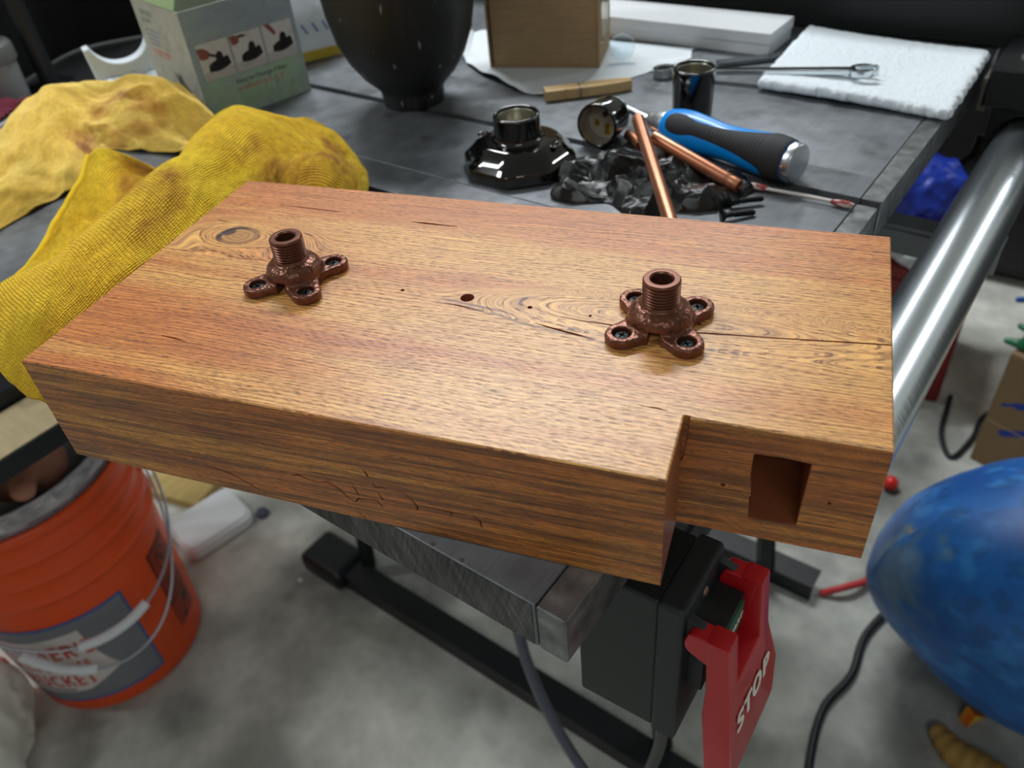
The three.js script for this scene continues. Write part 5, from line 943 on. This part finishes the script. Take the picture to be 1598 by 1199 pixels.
// ---------------------------------------------------------------- bench behind the saw and what lies on it
{
  const t = thing('side_bench', 'dark bench standing behind the saw table under the clutter', 'bench', [0, 0, 0]);
  part('bench_top', rbox(0.42, 0.03, 0.74, 0.002, -0.955, TH - 0.016, -0.46), std({ color: 0x2b2c2e, roughness: 0.6 }), t);
  for (const [x, z] of [[-0.77, -0.80], [-1.14, -0.80], [-1.14, -0.13]]) part('leg', box(0.04, TH - 0.031, 0.04, x, (TH - 0.031) / 2, z), blackPaintM, t);
}
{
  // black cover at the back
  const S = (u, v) => { const x = -0.995 + 0.03 * Math.sin(u * 17 + v * 2) + 0.02 * fbm(u * 6, v * 3, 4, 2), z = -0.83 + 0.70 * u; return V3(x + 0.03 * v, TH + 0.002 + v * 0.55, z); };
  one('black_cover', sheet(S, 120, 40, 0.006), std({ color: 0x060607, roughness: 0.9 }), 'black fabric cover draped upright behind the yellow cloths', 'cover');
  const r = thing('coat_rack', 'dark metal rack upright beside the black cover', 'rack', [-0.895, TH - 0.001, -0.275]);
  part('upright', sweep([[0, 0, 0], [-0.01, 0.28, 0.0], [-0.02, 0.6, 0.0]], 0.011, 12, 8), std({ color: 0x14171b, roughness: 0.45 }), r);
  part('foot', cyl(0.03, 0.026, 0.008, 0, 0.004, 0, 24), std({ color: 0x14171b, roughness: 0.45 }), r);
}
{
  const wf = std({ color: 0xdfe6ec, roughness: 0.8 });
  const s = new THREE.Shape(); s.moveTo(-0.032, 0); s.lineTo(-0.036, 0.056); s.lineTo(-0.03, 0.057); s.quadraticCurveTo(-0.022, 0.036, 0.0, 0.036); s.quadraticCurveTo(0.022, 0.036, 0.03, 0.055); s.lineTo(0.036, 0.056); s.lineTo(0.034, 0);
  one('foam_insert', extrude(s, 0.02, 0.0015, 2), wf, 'white foam insert with a curved cut-out beside the printed carton', 'foam', [-0.79, TH, -0.315], 1.18);
  const cl = phys({ color: 0xe4edf2, roughness: 0.25, transmission: 0.45, thickness: 0 });
  one('clear_wrap', sheet((u, v) => V3((u - 0.5) * 0.11, 0.003 + 0.02 * Math.sin(Math.PI * v) * (0.6 + 0.8 * fbm(u * 6, v * 5, 3, 3)), (v - 0.5) * 0.05 + 0.01 * Math.sin(u * 7)), 40, 24, 0.0006), cl, 'crumpled clear plastic wrap in front of the white foam insert', 'wrap', [-0.775, TH + 0.001, -0.285], 1.2);
  one('white_dish', lathe([[0, 0.004], [0.016, 0.006], [0.022, 0.004], [0.024, 0], [0.024, 0.008], [0.02, 0.012], [0, 0.014]], 40), std({ color: 0xdde4ea, roughness: 0.4 }), 'small white plastic dish half hidden behind the dust cloth', 'dish', [-0.82, TH, -0.245]);
  one('maroon_rag', sheet((u, v) => V3((u - 0.5) * 0.11, 0.004 + 0.022 * fbm(u * 5, v * 5, 9, 3), (v - 0.5) * 0.07), 40, 30, 0.003), std({ color: 0x6a1730, roughness: 0.9 }), 'folded maroon rag lying at the back of the bench', 'rag', [-0.865, TH + 0.001, -0.165], 0.5);
  const mt = tex(128, 128, (u, v) => { const a = Math.sin(u * 6.283 * 20) * Math.sin(v * 6.283 * 20); const c = 130 + 70 * a; return [c, c, c * 1.02]; });
  const c = thing('mesh_canister', 'grey mesh canister with white rim beside the rack upright', 'canister', [-0.905, TH - 0.001, -0.222]);
  part('mesh_body', lathe([[0, 0], [0.026, 0], [0.029, 0.004], [0.030, 0.045]], 40), std({ map: rep(mt, 3, 1), roughness: 0.5 }), c);
  part('rim', lathe([[0.030, 0.045], [0.033, 0.047], [0.033, 0.062], [0.030, 0.066], [0, 0.067]], 40), std({ color: 0x6d6f6e, roughness: 0.5 }), c);
  one('booklet', rbox(0.11, 0.012, 0.15, 0.001, 0, 0.006, 0), std({ map: canvasTex(256, 256, (g, w, h) => { g.fillStyle = '#c4cdd8'; g.fillRect(0, 0, w, h); g.fillStyle = '#28336e'; g.save(); g.translate(150, 90); g.rotate(0.5); g.fillRect(-12, -60, 24, 120); g.restore(); g.fillStyle = '#8f9cb4'; g.fillRect(20, 190, 120, 12); }), roughness: 0.5 }), 'pale booklet with a dark blue mark beside the dust cloth', 'booklet', [-0.83, TH, -0.10], 0.45);
}

renderer.render(scene, camera);
